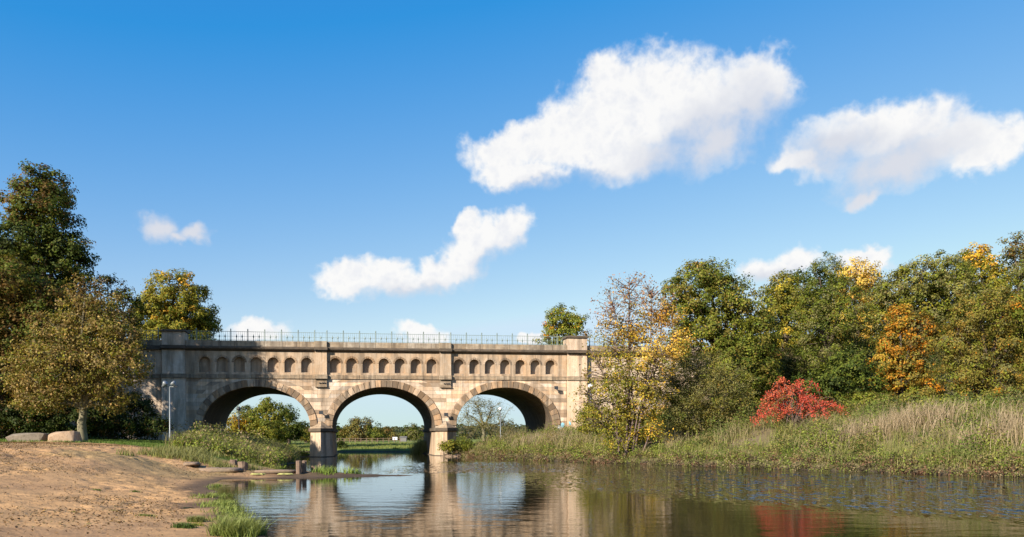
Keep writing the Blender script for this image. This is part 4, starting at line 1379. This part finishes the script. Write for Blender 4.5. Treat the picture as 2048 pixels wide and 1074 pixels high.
make_tree('broadleaf_tree', 'golden-topped tree behind the olive-brown one near the right edge', 84,
          [(1955, 508, 24, 20, None, [(GOLD, 4), (YEL, 3)]), (1975, 525, 26, 24, None, [(GOLD, 3), (G3, 3)]), (1940, 535, 26, 28), (1985, 570, 34, 30, None, [(YEL, 3), (YG, 3)]), (1950, 590, 54, 46), (1960, 680, 60, 60)],
          [(G3, 4), (YG, 3), (G2, 3)], 1960, 0.35, leaf=0.24, per=32, dens=1.8, clr=0.62, group=RW)
make_tree('broadleaf_tree', 'tall thin grey-brown treetop at the far right edge', 86,
          [(2022, 490, 14, 24, None, [(BRN, 3), (GREY, 3)]), (2045, 495, 16, 28, None, [(BRN, 3), (GREY, 3)]), (2035, 535, 32, 30), (2050, 590, 40, 50), (2030, 680, 50, 70)],
          [(GREY, 4), (G2, 4)], 2035, 0.3, leaf=0.24, per=26, dens=1.7, clr=0.6, group=RW)
make_tree('broadleaf_tree', 'dark green tree filling the gap behind the red bush', 60,
          [(1700, 745, 44, 40), (1740, 770, 36, 40), (1660, 775, 46, 32), (1710, 800, 60, 24), (1620, 780, 40, 36)],
          [(G1, 4), (G2, 4), (DK, 2)], 1700, 0.25, leaf=0.19, per=34, dens=2.1, clr=0.55, group=RW)
make_tree('broadleaf_tree', 'dark tree deep in the wood behind the yellow-green one', 95,
          [(1600, 600, 70, 50), (1700, 610, 70, 60), (1620, 700, 100, 80), (1740, 700, 90, 80), (1500, 720, 70, 70), (1650, 790, 160, 50)],
          [(G1, 4), (G2, 4), (DK, 2)], 1640, 0.4, leaf=0.34, per=28, dens=1.2, clr=0.95, group=RW)
make_tree('broadleaf_tree', 'dark tree deep in the wood behind the orange one', 98,
          [(1830, 640, 80, 60), (1950, 620, 80, 60), (2060, 640, 70, 70), (1850, 740, 110, 80), (1990, 740, 110, 80)],
          [(G1, 4), (G2, 4), (DK, 2)], 1900, 0.4, leaf=0.34, per=28, dens=1.2, clr=0.95, group=RW)
make_tree('broadleaf_tree', 'olive tree of the wood just outside the right edge', 56,
          [(2130, 600, 70, 60), (2190, 640, 70, 70), (2120, 700, 70, 70), (2180, 760, 80, 60)],
          [(OLV, 4), (G3, 3), (G2, 3)], 2150, 0.4, leaf=0.24, per=26, dens=1.6, clr=0.7)

def arching_bush(name, label, Y, u0, v_foot, hw, top_v, pal, n=46, seed=3):
    """a shrub of long arching, drooping branches with leaves along them"""
    rng = np.random.default_rng(seed)
    base = W(u0, v_foot, Y)
    g = gz(base[0], Y)
    b0 = np.array([base[0], Y, g])
    Hh = W(u0, top_v, Y)[2] - g
    R_ = hw / F * Y
    paths, cs, ds, ccol = [], [], [], []
    cols = pick_cols(rng, pal, n)
    for k in range(n):
        a = rng.choice([0.1, 0.6, 2.6, 3.0, 3.4, 4.4, 5.0, 5.9, 1.6]) + rng.normal(0, 0.28)
        reach = R_ * rng.uniform(0.35, 1.12)
        hh = Hh * rng.uniform(0.40, 1.0) * (1.10 - 0.35 * (reach / R_) ** 2)
        t = np.linspace(0, 1, 16)
        dro = rng.uniform(0.5, 1.35)
        x = reach * t ** 0.9
        z = hh * (1 - (1 - np.minimum(t / 0.55, 1)) ** 2) - hh * dro * np.clip(t - 0.5, 0, 1) ** 1.6 * 2.2
        sway = np.cumsum(rng.normal(0, 0.03, 16))
        pts = b0 + np.stack([math.cos(a) * x - math.sin(a) * sway, (math.sin(a) * x + math.cos(a) * sway) * 0.8, z - 0.05], 1) + np.array([rng.normal(0, 0.25), rng.normal(0, 0.2), 0])
        paths.append((pts, np.linspace(0.02, 0.004, 16)))
        m = int(rng.uniform(120, 240))
        q = rng.uniform(0.30, 1.0, m) * 15
        c = np.stack([np.interp(q, np.arange(16), pts[:, w]) for w in range(3)], 1) + rng.normal(0, 0.085, (m, 3)) * np.array([1, 1, 1.1])
        c = c[c[:, 2] > g + 0.05]
        cs.append(c); ds.append(np.tile(np.array([[math.cos(a) * 0.5, math.sin(a) * 0.5, 0.5]]), (len(c), 1)))
        cc = cols[k] * rng.uniform(0.75, 1.25, (len(c), 1))
        mk = rng.random(len(c)) < 0.15
        cc[mk] = pick_cols(rng, pal, int(mk.sum()))
        ccol.append(cc)
    C = np.concatenate(cs)
    V, Q, c = leaf_cloud(rng, C, np.concatenate(ds), 0.10, 0.55, np.concatenate(ccol), 0.5, rnd=0.8)
    r0 = tag(empty(name, tuple(b0)), label, 'bush')
    obj('foliage', mesh_np('foliage', V - b0, Q, M_LEAF, c), r0)
    V, Q = tubes(paths, 5)
    obj('stem', mesh_np('stem', V - b0, Q, M_TWIG, smooth=True), r0)
RED = [((0.58, 0.095, 0.060), 6), ((0.52, 0.13, 0.06), 3), ((0.58, 0.15, 0.07), 2), ((0.17, 0.15, 0.04), 1.4)]
arching_bush('red_bush', 'bright red autumn bush with drooping branches on the right bank', 47, 1592, 880, 92, 752, RED)

SG = 'green shrubs along the foot of the right wood'
for (u, v, ru, rv, Y, lab, pal) in [
        (1725, 808, 42, 20, 52, 'green shrub right of the red bush', [(G3, 4), (G2, 3), (OLV, 2)]),
        (1790, 812, 40, 18, 53, 'olive shrub below the orange tree', [(OLV, 4), (G3, 3)]),
        (1880, 815, 46, 18, 50, 'green shrub below the domed grey-green tree', [(G3, 4), (YG, 2), (G2, 2)]),
        (1975, 822, 50, 20, 47, 'green shrub below the olive-brown tree at the right edge', [(G3, 4), (OLV, 3)]),
        (1500, 835, 34, 26, 55, 'dark shrub left of the red bush under the large olive tree', [(G2, 3), (G1, 3), (OLV, 2)]),
        (1180, 835, 26, 26, 58, 'green shrub beside the globe lamp at the right end pier', [(G3, 3), (YG, 3), (G2, 2)]),
        (925, 888, 20, 14, 68, 'small green bush at the foot of the right pier', [(G3, 4), (G2, 3)]),
        (897, 893, 16, 10, 67.5, 'tiny green bush left of the larger one by the right pier', [(YG, 3), (G3, 3)])]:
    make_tree('shrub', lab, Y, [(u - ru * 0.45, v + 2, ru * 0.55, rv * 0.9), (u + ru * 0.45, v + 2, ru * 0.55, rv * 0.85), (u, v - rv * 0.2, ru * 0.6, rv * 0.85)], pal, u, 0.05,
              leaf=0.15, per=30, dens=2.6, clr=0.42, group=SG, cat='shrub', stems=3, crown_name='foliage', stem_name='stem', twigs=0.1)

# seen through the arches
FT = 'far trees seen through the arches'
def ftree(lab, Y, lobes, pal, tr=0.3, **kw):
    a = dict(leaf=0.3, per=30, dens=2.6, clr=0.8, group=FT, inner=0.4)
    a.update(kw)
    make_tree('broadleaf_tree', lab, Y, lobes, pal, None, tr, **a)
ftree('tall yellow-green tree seen through the left arch', 118, [(535, 812, 20, 18), (520, 838, 24, 22), (552, 836, 26, 24), (540, 862, 38, 22)], [(G3, 4), (YG, 3), (G2, 3)])
ftree('dark tree behind the yellow-green one in the left arch', 128, [(580, 832, 17, 18), (588, 855, 22, 22), (565, 858, 24, 24)], [(G1, 4), (G2, 3)])
ftree('grey-green tree at the left of the left arch', 135, [(495, 828, 16, 14), (508, 842, 16, 20), (490, 858, 26, 22)], [(GREY, 3), (G2, 3)])
ftree('orange-yellow small tree at the left of the left arch', 116, [(475, 838, 12, 12), (468, 852, 18, 14), (482, 856, 16, 14)], [(YEL, 3), (ORG, 2), (YG, 3)], leaf=0.25)
ftree('olive tree just left of the left pier', 140, [(608, 862, 14, 16), (618, 872, 16, 12)], [(OLV, 3), (YG, 2)], dens=2.0)
ftree('dark tree just right of the left pier', 175, [(668, 862, 12, 14), (684, 868, 14, 12)], [(G1, 3), (G2, 3)], leaf=0.4, clr=1.0)
ftree('brownish tree with pale stems in the middle arch', 165, [(712, 848, 15, 14), (732, 850, 14, 14), (702, 866, 18, 16), (725, 868, 24, 16)], [(OLV, 4), (BRN, 2), (GREY, 3)], leaf=0.36, clr=0.9, bark=M_BARKG, per=18, twigs=0.6)
ftree('dark green rounded tree right of the brownish one in the middle arch', 160, [(748, 862, 12, 14), (758, 872, 14, 12)], [(G2, 4), (G3, 2), (DK, 2)], leaf=0.36, clr=0.9)
ftree('brown tree left of the white board', 200, [(775, 868, 14, 11), (786, 875, 12, 9)], [(BRN, 3), (OLV, 3)], leaf=0.4, clr=1.0)
ftree('grey-green tree right of the white board', 190, [(822, 864, 11, 12), (834, 868, 12, 14), (812, 874, 10, 10)], [(GREY, 3), (G2, 3)], leaf=0.4, clr=1.0)
ftree('dark small bush on the bank right of the left pier', 96, [(678, 890, 11, 10), (688, 894, 10, 7)], [(G1, 4), (DK, 3)], leaf=0.2, clr=0.4, tr=0.06, dens=2.4)
ftree('large grey willow with bare twigs seen through the right arch', 104, [(950, 808, 24, 16), (985, 820, 30, 18), (935, 835, 24, 20), (965, 845, 36, 20), (1005, 850, 24, 20)], [(GREY, 4), (OLV, 3), ((0.17, 0.16, 0.10), 3)], leaf=0.2, aspect=0.4, per=13, dens=2.2, clr=0.7, twigs=0.9, bark=M_BARKG)

def far_wood():
    rng = np.random.default_rng(99)
    n = 46000
    x = rng.uniform(-260, 90, n); y = rng.uniform(230, 300, n)
    top = 1.6 + 3.2 * fbm(x * 0.07, y * 0.02, 61, 3) + 1.0 * vnoise(x * 0.25, y * 0.1, 62)
    z = height(x, y) + rng.random(n) ** 0.7 * top
    C = np.stack([x, y, z], 1)
    N = np.stack([rng.normal(size=n) * 0.3, -np.ones(n) * 0.6, np.ones(n) * 0.4], 1)
    sel = (vnoise(x * 0.12, y * 0.05, 63) * 3.999).astype(int)
    pal = np.array([(0.06, 0.07, 0.03), (0.10, 0.085, 0.04), (0.05, 0.062, 0.03), (0.09, 0.095, 0.04)])
    col = pal[sel] * rng.uniform(0.75, 1.25, (n, 1))
    V, Q, c = leaf_cloud(rng, C, N, 0.8, 0.8, col)
    tag(obj('far_wood', mesh_np('far_wood', V, Q, M_LEAF, c)), 'low line of far woodland along the horizon beyond the bridge', 'woodland', kind='stuff')
far_wood()

# ------------------------------------------------------------------ grasses and weeds
def blades(rng, base, h, lean, width, col, tipcol=None):
    """grass blades, two bent segments each: 2 quads-as-tris"""
    n = len(base)
    a = rng.uniform(0, 2 * np.pi, n)
    d = np.stack([np.cos(a), np.sin(a), np.zeros(n)], 1)
    s = np.stack([-np.sin(a + rng.normal(0, 0.6, n)), np.cos(a), np.zeros(n)], 1)
    h = h[:, None]; ln = (lean * rng.uniform(0.3, 1.5, n))[:, None]
    w = (width * rng.uniform(0.6, 1.4, n))[:, None]
    p0 = base; p1 = base + np.array([0, 0, 0.55]) * h + d * ln * h * 0.3; p2 = base + np.array([0, 0, 0.95]) * h + d * ln * h
    V = np.stack([p0 - s * w, p0 + s * w, p1 + s * w * 0.8, p1 - s * w * 0.8, p2], 1).reshape(-1, 3)
    k = np.arange(n)[:, None] * 5
    Q = k + np.array([[0, 1, 2, 3]]); T = k + np.array([[3, 2, 4]])
    c = np.repeat(col[:, None, :], 5, 1)
    if tipcol is not None:
        c[:, 2:, :] = (col * 0.4 + tipcol * 0.6)[:, None, :]
        c[:, 4, :] = tipcol
    return V, Q, T, c.reshape(-1, 3)

def grass_obj(name, label, rng, xy, h, lean, width, pal, tip=None, cat='grass', dz=-0.03):
    z = height(xy[:, 0], xy[:, 1])
    base = np.column_stack([xy, z + dz])
    col = np.array([p[0] for p in pal])[rng.choice(len(pal), len(xy), p=np.array([p[1] for p in pal]) / sum(p[1] for p in pal))]
    col = col * rng.uniform(0.75, 1.3, (len(xy), 1))
    tc = None
    if tip is not None:
        tc = np.array(tip) * rng.uniform(0.8, 1.2, (len(xy), 1))
    V, Q, T, c = blades(rng, base, h, lean, width, col, tc)
    return tag(obj(name, mesh_np(name, V, [Q, T], M_GRASS, c)), label, cat, kind='stuff')

def scatter(rng, n, x0, x1, y0, y1, fn):
    x = rng.uniform(x0, x1, n); y = rng.uniform(y0, y1, n)
    d, idx = shore_dist(x, y); r, b = side_weights(x, y)
    k = rng.random(n) < fn(x, y, d, r, b)
    return np.column_stack([x, y])[k]

def tufts(rng, centres, per, rad):
    m = rng.poisson(per, len(centres))
    i = np.repeat(np.arange(len(centres)), m)
    return centres[i] + rng.normal(0, rad, (len(i), 2)), i

def build_grass():
    rng = np.random.default_rng(5)
    DRY = [((0.32, 0.245, 0.12), 4), ((0.25, 0.21, 0.08), 3), ((0.19, 0.19, 0.05), 4)]
    GRN = [((0.14, 0.18, 0.03), 4), ((0.20, 0.22, 0.04), 4), ((0.27, 0.25, 0.07), 2)]
    # right bank: tall dry grass in the upper part
    c = scatter(rng, 9000, -6, 34, 24, 74, lambda x, y, d, r, b: r * (1 - b) * sstep(1.2, 3.5, d) * (d < 17) * 0.8 * sstep(0.44, 0.60, fbm(x * 0.30, y * 0.30, 71, 3)))
    xy, i = tufts(rng, c, 17, 0.22)
    grass_obj('dry_grass', 'tall dry straw-coloured grass over the upper right bank', rng, xy, rng.uniform(0.3, 0.8, len(xy)) * (0.55 + 1.3 * sstep(0.4, 0.7, fbm(xy[:, 0] * 0.5, xy[:, 1] * 0.5, 91, 2))), 0.7, 0.009, DRY, (0.37, 0.29, 0.16))
    # pinkish dead weed stalks
    cl = np.array([W(1830, 850, 40)[:2], W(1880, 850, 40.5)[:2], W(1790, 855, 41)[:2], W(2020, 870, 35)[:2], W(2040, 860, 36)[:2], W(1100, 880, 63)[:2], W(1050, 880, 65)[:2], W(1700, 870, 41)[:2]])
    xy = cl[rng.integers(0, len(cl), 4200)] + rng.normal(0, 1.0, (4200, 2)) * np.array([1.0, 0.8])
    grass_obj('dead_stalks', 'bleached dead weed stalks in patches on the right bank', rng, xy, rng.uniform(0.5, 1.3, len(xy)), 0.5, 0.012, [((0.33, 0.25, 0.15), 3), ((0.26, 0.19, 0.10), 2)], (0.38, 0.29, 0.18))
    # green grass lower on the bank
    c = scatter(rng, 9000, -6, 34, 22, 74, lambda x, y, d, r, b: r * (1 - b) * sstep(0.0, 0.4, d) * sstep(15, 8, d) * sstep(0.66, 0.44, fbm(x * 0.30, y * 0.30, 71, 3)))
    xy, i = tufts(rng, c, 14, 0.18)
    grass_obj('bank_grass', 'green grass along the lower right bank', rng, xy, rng.uniform(0.2, 0.65, len(xy)) * (0.5 + 1.3 * fbm(xy[:, 0] * 0.8, xy[:, 1] * 0.8, 93, 2)), 0.6, 0.010, GRN + DRY, (0.22, 0.21, 0.07))
    # grass under and behind the bridge and on the meadow
    c = scatter(rng, 9000, -45, 14, 74, 125, lambda x, y, d, r, b: sstep(0.1, 0.6, d) * 0.8)
    xy, i = tufts(rng, c, 7, 0.25)
    grass_obj('meadow_grass', 'short green grass of the meadow beyond the bridge', rng, xy, rng.uniform(0.10, 0.3, len(xy)), 0.4, 0.02, [((0.14, 0.18, 0.035), 4), ((0.18, 0.19, 0.05), 3)], (0.22, 0.23, 0.06))
    # yellowish reeds on the right bank behind the bridge
    t = rng.random(260)[:, None]
    c = np.array([(-8.2, 79.5)]) * (1 - t) + np.array([(-10.2, 88.5)]) * t + rng.normal(0, 0.6, (260, 2)) + np.array([0.8, 0])
    xy, i = tufts(rng, c, 14, 0.25)
    grass_obj('reeds', 'yellowish reeds on the bank seen through the middle arch', rng, xy, rng.uniform(0.6, 1.5, len(xy)), 0.3, 0.02, GRN + DRY, (0.33, 0.28, 0.12))
    # turf of the left bank
    c = scatter(rng, 16000, -40, -11, 36, 64, lambda x, y, d, r, b: (1 - r) * sstep(-0.2, 0.8, y - turf_edge(x)) * sstep(0.3, 1.0, d))
    b_ = np.concatenate([np.column_stack([rng.uniform(W(u0, 880, 44.5)[0], W(u1, 880, 44.5)[0], 40), rng.uniform(44.0, 44.5, 40)]) for u0, u1 in ((10, 100), (110, 165))])
    c = np.concatenate([c, b_])
    xy, i = tufts(rng, c, 10, 0.12)
    grass_obj('turf_grass', 'short green turf behind the sandy beach', rng, xy, rng.uniform(0.06, 0.2, len(xy)), 0.5, 0.010, [((0.085, 0.14, 0.022), 4), ((0.13, 0.17, 0.03), 3), ((0.16, 0.16, 0.05), 1)], (0.13, 0.19, 0.035))
    # tall weeds of the mound on the left bank
    c = scatter(rng, 4200, -22, -11.2, 40.5, 68, lambda x, y, d, r, b: (1 - r) * (x > -0.39 * y + (vnoise(x, y, 76) - 0.5) * 2.0) * sstep(0.2, 0.8, d) * sstep(7.5, 4.5, d + (vnoise(x * 0.5, y * 0.5, 75) - 0.5) * 3))
    xy, i = tufts(rng, c, 15, 0.2)
    grass_obj('tall_grass', 'tall mixed green and straw grass on the left bank mound', rng, xy, rng.uniform(0.35, 1.15, len(xy)), 0.5, 0.011, GRN + DRY, (0.24, 0.21, 0.09))
    # spit sprigs and grass
    c = np.array([W(u, 946, Y)[:2] for u, Y in ((648, 34.6), (640, 34.9), (660, 34.7), (668, 34.9), (695, 35.0), (705, 35.2), (655, 34.5), (630, 34.8), (714, 35.3))])
    xy, i = tufts(rng, np.repeat(c, 3, 0), 12, 0.13)
    grass_obj('spit_sprigs', 'bright green sprigs growing at the tip of the spit', rng, xy, rng.uniform(0.12, 0.38, len(xy)), 0.7, 0.016, [((0.16, 0.24, 0.03), 4), ((0.22, 0.28, 0.05), 2)], (0.26, 0.32, 0.08))
    c = scatter(rng, 900, -16, -11, 34.2, 41, lambda x, y, d, r, b: sstep(0.1, 0.5, d) * sstep(0.5, 0.62, fbm(x * 0.6, y * 0.6, 77, 3)))
    xy, i = tufts(rng, c, 14, 0.14)
    grass_obj('spit_grass', 'green and straw grass at the root of the spit', rng, xy, rng.uniform(0.1, 0.4, len(xy)), 0.5, 0.010, GRN, (0.24, 0.22, 0.09))
    # water's-edge grass on the beach
    c = []
    for (u, v, su, n) in ((430, 985, 14, 26), (448, 998, 20, 40), (470, 1012, 18, 40), (455, 1003, 22, 30), (485, 1022, 22, 30), (432, 966, 8, 8), (428, 1030, 14, 4)):
        Y = (EYE - 0.06) * F / (v - VH)
        for k in range(n):
            c.append(W(u + rng.normal(0, su), v, Y)[:2] + np.array([0, rng.normal(0, 0.5)]))
    xy, i = tufts(rng, np.array(c), 14, 0.09)
    grass_obj('shore_grass', 'low bright green grass creeping along the beach waterline', rng, xy, rng.uniform(0.05, 0.17, len(xy)), 0.9, 0.008, [((0.15, 0.21, 0.03), 4), ((0.21, 0.25, 0.045), 3), ((0.26, 0.24, 0.06), 1)], (0.24, 0.27, 0.07))
build_grass()

def grass_tuft(u, v, wu, hv, label, n, pal, tip, sep=0.5):
    """one countable tuft of grass standing on the sand"""
    rng = np.random.default_rng(int(u * 7 + v))
    Y = 20.0
    for _ in range(6):
        p = W(u, v, Y); Y = (EYE - gz(p[0], Y)) * F / (v - VH + 1e-6)
    p = W(u, v, Y); g = gz(p[0], Y)
    r = wu / F * Y / 2
    xy = np.clip(rng.normal(0, 1, (n, 2)), -1.9, 1.9) * np.array([r * 0.5, r * 0.45]) + np.array([p[0], Y])
    h = rng.uniform(0.35, 1.0, n) * hv / F * Y
    base = np.column_stack([xy, height(xy[:, 0], xy[:, 1]) - 0.02]) - np.array([p[0], Y, g])
    col = np.array([q[0] for q in pal])[rng.integers(0, len(pal), n)] * rng.uniform(0.75, 1.3, (n, 1))
    V, Q, T, c = blades(rng, base, h, 0.75, max(0.004, 0.006 * Y / 14), col, np.array(tip) * rng.uniform(0.8, 1.2, (n, 1)))
    o = obj('grass_tuft', mesh_np('grass_tuft', V, [Q, T], M_GRASS, c), None, (p[0], Y, g))
    return tag(o, label, 'grass tuft', 'grass tufts on the sandy beach')
LG = [((0.15, 0.21, 0.03), 1), ((0.21, 0.25, 0.05), 1), ((0.10, 0.15, 0.025), 1)]
DG = [((0.05, 0.095, 0.018), 1), ((0.08, 0.12, 0.022), 1)]
grass_tuft(475, 1066, 95, 44, 'largest bright green grass tuft at the waterline nearest the camera', 2200, LG, (0.27, 0.29, 0.09))
grass_tuft(370, 1051, 44, 16, 'dark green grass tuft on sand left of the largest tuft', 420, DG, (0.10, 0.15, 0.03))
grass_tuft(395, 1047, 24, 10, 'yellowish small tuft touching the dark green tuft', 160, [((0.26, 0.24, 0.04), 1)], (0.30, 0.27, 0.06))
grass_tuft(292, 1026, 40, 6, 'thin flat tuft in the middle of the lower beach', 140, LG, (0.2, 0.2, 0.06))
grass_tuft(272, 979, 18, 6, 'small green tuft alone on the middle beach', 90, DG, (0.12, 0.16, 0.03))
grass_tuft(192, 974, 20, 4, 'low faint tuft on the middle beach left of the lone green one', 70, LG, (0.2, 0.2, 0.06))
grass_tuft(228, 1016, 22, 4, 'sparse flat tuft left of the thin flat tuft', 70, LG, (0.2, 0.2, 0.06))
grass_tuft(180, 1042, 20, 4, 'sparse low tuft at the lower left beach', 60, LG, (0.2, 0.2, 0.06))
grass_tuft(146, 1019, 14, 5, 'little dark tuft at the left of the lower beach', 50, DG, (0.12, 0.16, 0.03))
grass_tuft(435, 968, 14, 8, 'small bright tuft at the upper waterline', 90, LG, (0.25, 0.27, 0.07))
grass_tuft(392, 923, 30, 16, 'pale green clump where the spit leaves the beach', 500, LG, (0.25, 0.25, 0.1))

def weed_clumps(name, label, rng, centres, per, rad, leaf, pal, hz=0.35, asp=0.7):
    n = len(centres)
    z = height(centres[:, 0], centres[:, 1])
    hz_ = hz * rng.uniform(0.5, 1.5, n)
    m = rng.poisson(per, n); i = np.repeat(np.arange(n), m)
    o = rng.normal(size=(len(i), 3)); o /= np.linalg.norm(o, axis=1)[:, None]
    o *= (rng.random(len(i)) ** 0.4)[:, None]
    o[:, 2] = np.abs(o[:, 2])
    C = np.column_stack([centres[i], z[i]]) + o * np.column_stack([np.full(len(i), rad), np.full(len(i), rad), hz_[i]])
    cc = pick_cols(rng, pal, n)
    col = cc[i] * rng.uniform(0.7, 1.35, (len(i), 1))
    V, Q, c = leaf_cloud(rng, C, o * 0.8, leaf, asp, col)
    return tag(obj(name, mesh_np(name, V, Q, M_LEAF, c)), label, 'weeds', kind='stuff')

def build_weeds():
    rng = np.random.default_rng(15)
    pal = [((0.16, 0.20, 0.032), 4), ((0.24, 0.26, 0.045), 3), ((0.09, 0.12, 0.022), 2), ((0.25, 0.20, 0.07), 1.6), ((0.22, 0.15, 0.08), 1)]
    c = scatter(rng, 10000, -6, 34, 22, 72, lambda x, y, d, r, b: r * (1 - b) * sstep(0.0, 0.6, d) * sstep(14, 5, d) * sstep(0.70, 0.42, fbm(x * 0.28 + 4, y * 0.28, 81, 3)))
    weed_clumps('nettle_weeds', 'leafy green weeds and nettles over the lower right bank', rng, c, 44, 0.38, 0.09, pal, 0.5)
    c = scatter(rng, 26000, -6, 34, 22, 72, lambda x, y, d, r, b: r * (1 - b) * sstep(-0.55, -0.40, d) * sstep(1.6, 0.7, d))
    weed_clumps('shore_weeds', 'withered brown and green weeds hanging at the right waterline', rng, c, 34, 0.28, 0.08, [((0.19, 0.105, 0.06), 3), ((0.25, 0.195, 0.10), 2), ((0.17, 0.18, 0.045), 3), ((0.09, 0.065, 0.04), 2)], 0.36)
    mound = lambda x, y, d, r, b: (1 - r) * (x > -0.385 * y + (vnoise(x, y, 76) - 0.5) * 2.0) * sstep(0.1, 0.5, d) * sstep(7.5, 4.5, d + (vnoise(x * 0.5, y * 0.5, 75) - 0.5) * 3)
    c = scatter(rng, 3200, -22, -11.2, 40.0, 68, mound)
    weed_clumps('mound_weeds', 'leafy weeds of the left bank mound below the left arch', rng, c, 30, 0.40, 0.12, pal, 0.8)
    c = scatter(rng, 420, -21, -12.2, 43.0, 62, lambda x, y, d, r, b: mound(x, y, d, r, b) * sstep(0.8, 2.2, d) * sstep(0.42, 0.55, fbm(x * 0.4, y * 0.3, 78, 2)))
    weed_clumps('tall_weeds', 'tall bushy weeds crowning the left bank mound', rng, c, 190, 0.75, 0.12, [((0.16, 0.17, 0.04), 3), ((0.24, 0.24, 0.055), 3), ((0.27, 0.20, 0.11), 2.4), ((0.10, 0.12, 0.03), 2)], 1.2)
    c = scatter(rng, 2600, -4, 34, 22, 72, lambda x, y, d, r, b: r * (1 - b) * sstep(0.8, 2.5, d) * (d < 15) * sstep(0.47, 0.58, fbm(x * 0.33 + 2, y * 0.33, 88, 2)))
    weed_clumps('bramble_mounds', 'rounded green bramble mounds among the dry grass of the right bank', rng, c, 190, 0.62, 0.095, [((0.13, 0.165, 0.03), 4), ((0.21, 0.23, 0.042), 3), ((0.22, 0.17, 0.06), 1.5), ((0.07, 0.095, 0.02), 2)], 1.05)
    # undergrowth on the embankment below and between the trees
    c = scatter(rng, 5200, 6, 60, 52, 84, lambda x, y, d, r, b: sstep(8, 14, d) * 0.9)
    weed_clumps('undergrowth', 'dense shrubby undergrowth on the slope below the right wood', rng, c, 46, 0.75, 0.21, [((0.05, 0.065, 0.016), 4), ((0.09, 0.10, 0.025), 3), ((0.12, 0.11, 0.035), 2)], 1.0)
    c = scatter(rng, 900, -18, 6, 66, 86, lambda x, y, d, r, b: sstep(0.1, 0.4, d) * sstep(3.0, 1.0, d))
    weed_clumps('reed_weeds', 'weeds along the banks beneath and behind the arches', rng, c, 22, 0.4, 0.15, pal, 0.6)
build_weeds()

def litter():
    """fallen leaves and clods trodden into the sand"""
    rng = np.random.default_rng(25)
    xy = scatter(rng, 80000, -28, -3, 10, 45, lambda x, y, d, r, b: (1 - r) * sstep(0.4, 1.5, d) * (0.10 + 0.9 * sstep(0.46, 0.62, fbm(x * 0.25, y * 0.2, 21, 3))) * 0.8)
    n = len(xy)
    z = height(xy[:, 0], xy[:, 1])
    pal = np.array([(0.12, 0.075, 0.04), (0.17, 0.10, 0.045), (0.08, 0.055, 0.035), (0.30, 0.18, 0.07), (0.10, 0.09, 0.035)])
    col = pal[rng.integers(0, 5, n)] * rng.uniform(0.7, 1.3, (n, 1))
    s = rng.uniform(0.6, 1.3, n) * 0.03
    C = np.column_stack([xy, z + 0.0 + s * 0.2])
    N = np.tile(np.array([[0, 0, 0.6]]), (n, 1))
    V, Q, c = leaf_cloud(rng, C, N, 0.05, 0.7, col, rnd=0.35)
    tag(obj('leaf_litter', mesh_np('leaf_litter', V, Q, M_LEAF, c)), 'scattered dry leaves and crumbs on the trampled sand', 'leaf litter', kind='stuff')
litter()

def drift():
    rng = np.random.default_rng(31)
    xy = scatter(rng, 5200, -13, 12, 13, 42, lambda x, y, d, r, b: (d < -0.05) * sstep(-2.2, -0.1, d) * 0.5 + (d < 0) * 0.02)
    n = len(xy)
    C = np.column_stack([xy, np.full(n, 0.006)])
    pal = np.array([(0.30, 0.21, 0.05), (0.17, 0.11, 0.04), (0.24, 0.22, 0.06), (0.10, 0.07, 0.035)])
    col = pal[rng.integers(0, 4, n)] * rng.uniform(0.8, 1.2, (n, 1))
    V, Q, c = leaf_cloud(rng, C, np.tile(np.array([[0, 0, 3.0]]), (n, 1)), 0.06, 0.6, col, rnd=0.05)
    tag(obj('floating_leaves', mesh_np('floating_leaves', V, Q, M_LEAF, c)), 'fallen leaves drifting on the water close to the banks', 'leaf litter', kind='stuff')
drift()

def algae():
    for k, (u, v, w, lab) in enumerate([(516, 947.5, 0.34, 'yellow algae patch right of the stout stump'), (570, 946.5, 0.34, 'pale yellow algae patch left of the split stump')]):
        Y = 34.0 if k == 0 else 34.1
        p = W(u, v, Y)
        rng = np.random.default_rng(k + 3)
        b = MB()
        n = 18
        pts = [(w * rng.uniform(0.7, 1.1) * math.cos(2 * math.pi * i / n), 0.22 * rng.uniform(0.7, 1.1) * math.sin(2 * math.pi * i / n)) for i in range(n)]
        vs = [(x, y, 0.0) for x, y in pts] + [(x * 0.75, y * 0.75, 0.04 + 0.02 * rng.random()) for x, y in pts]
        fs = [tuple(range(n, 2 * n))] + [(i, (i + 1) % n, (i + 1) % n + n, i + n) for i in range(n)]
        b.add(vs, fs)
        g = max(0.005, gz(p[0], Y))
        tag(obj('algae_mat', b.mesh('algae_mat', M_ALGAE), None, (p[0], Y, g)), lab, 'algae', 'algae mats at the spit')
algae()
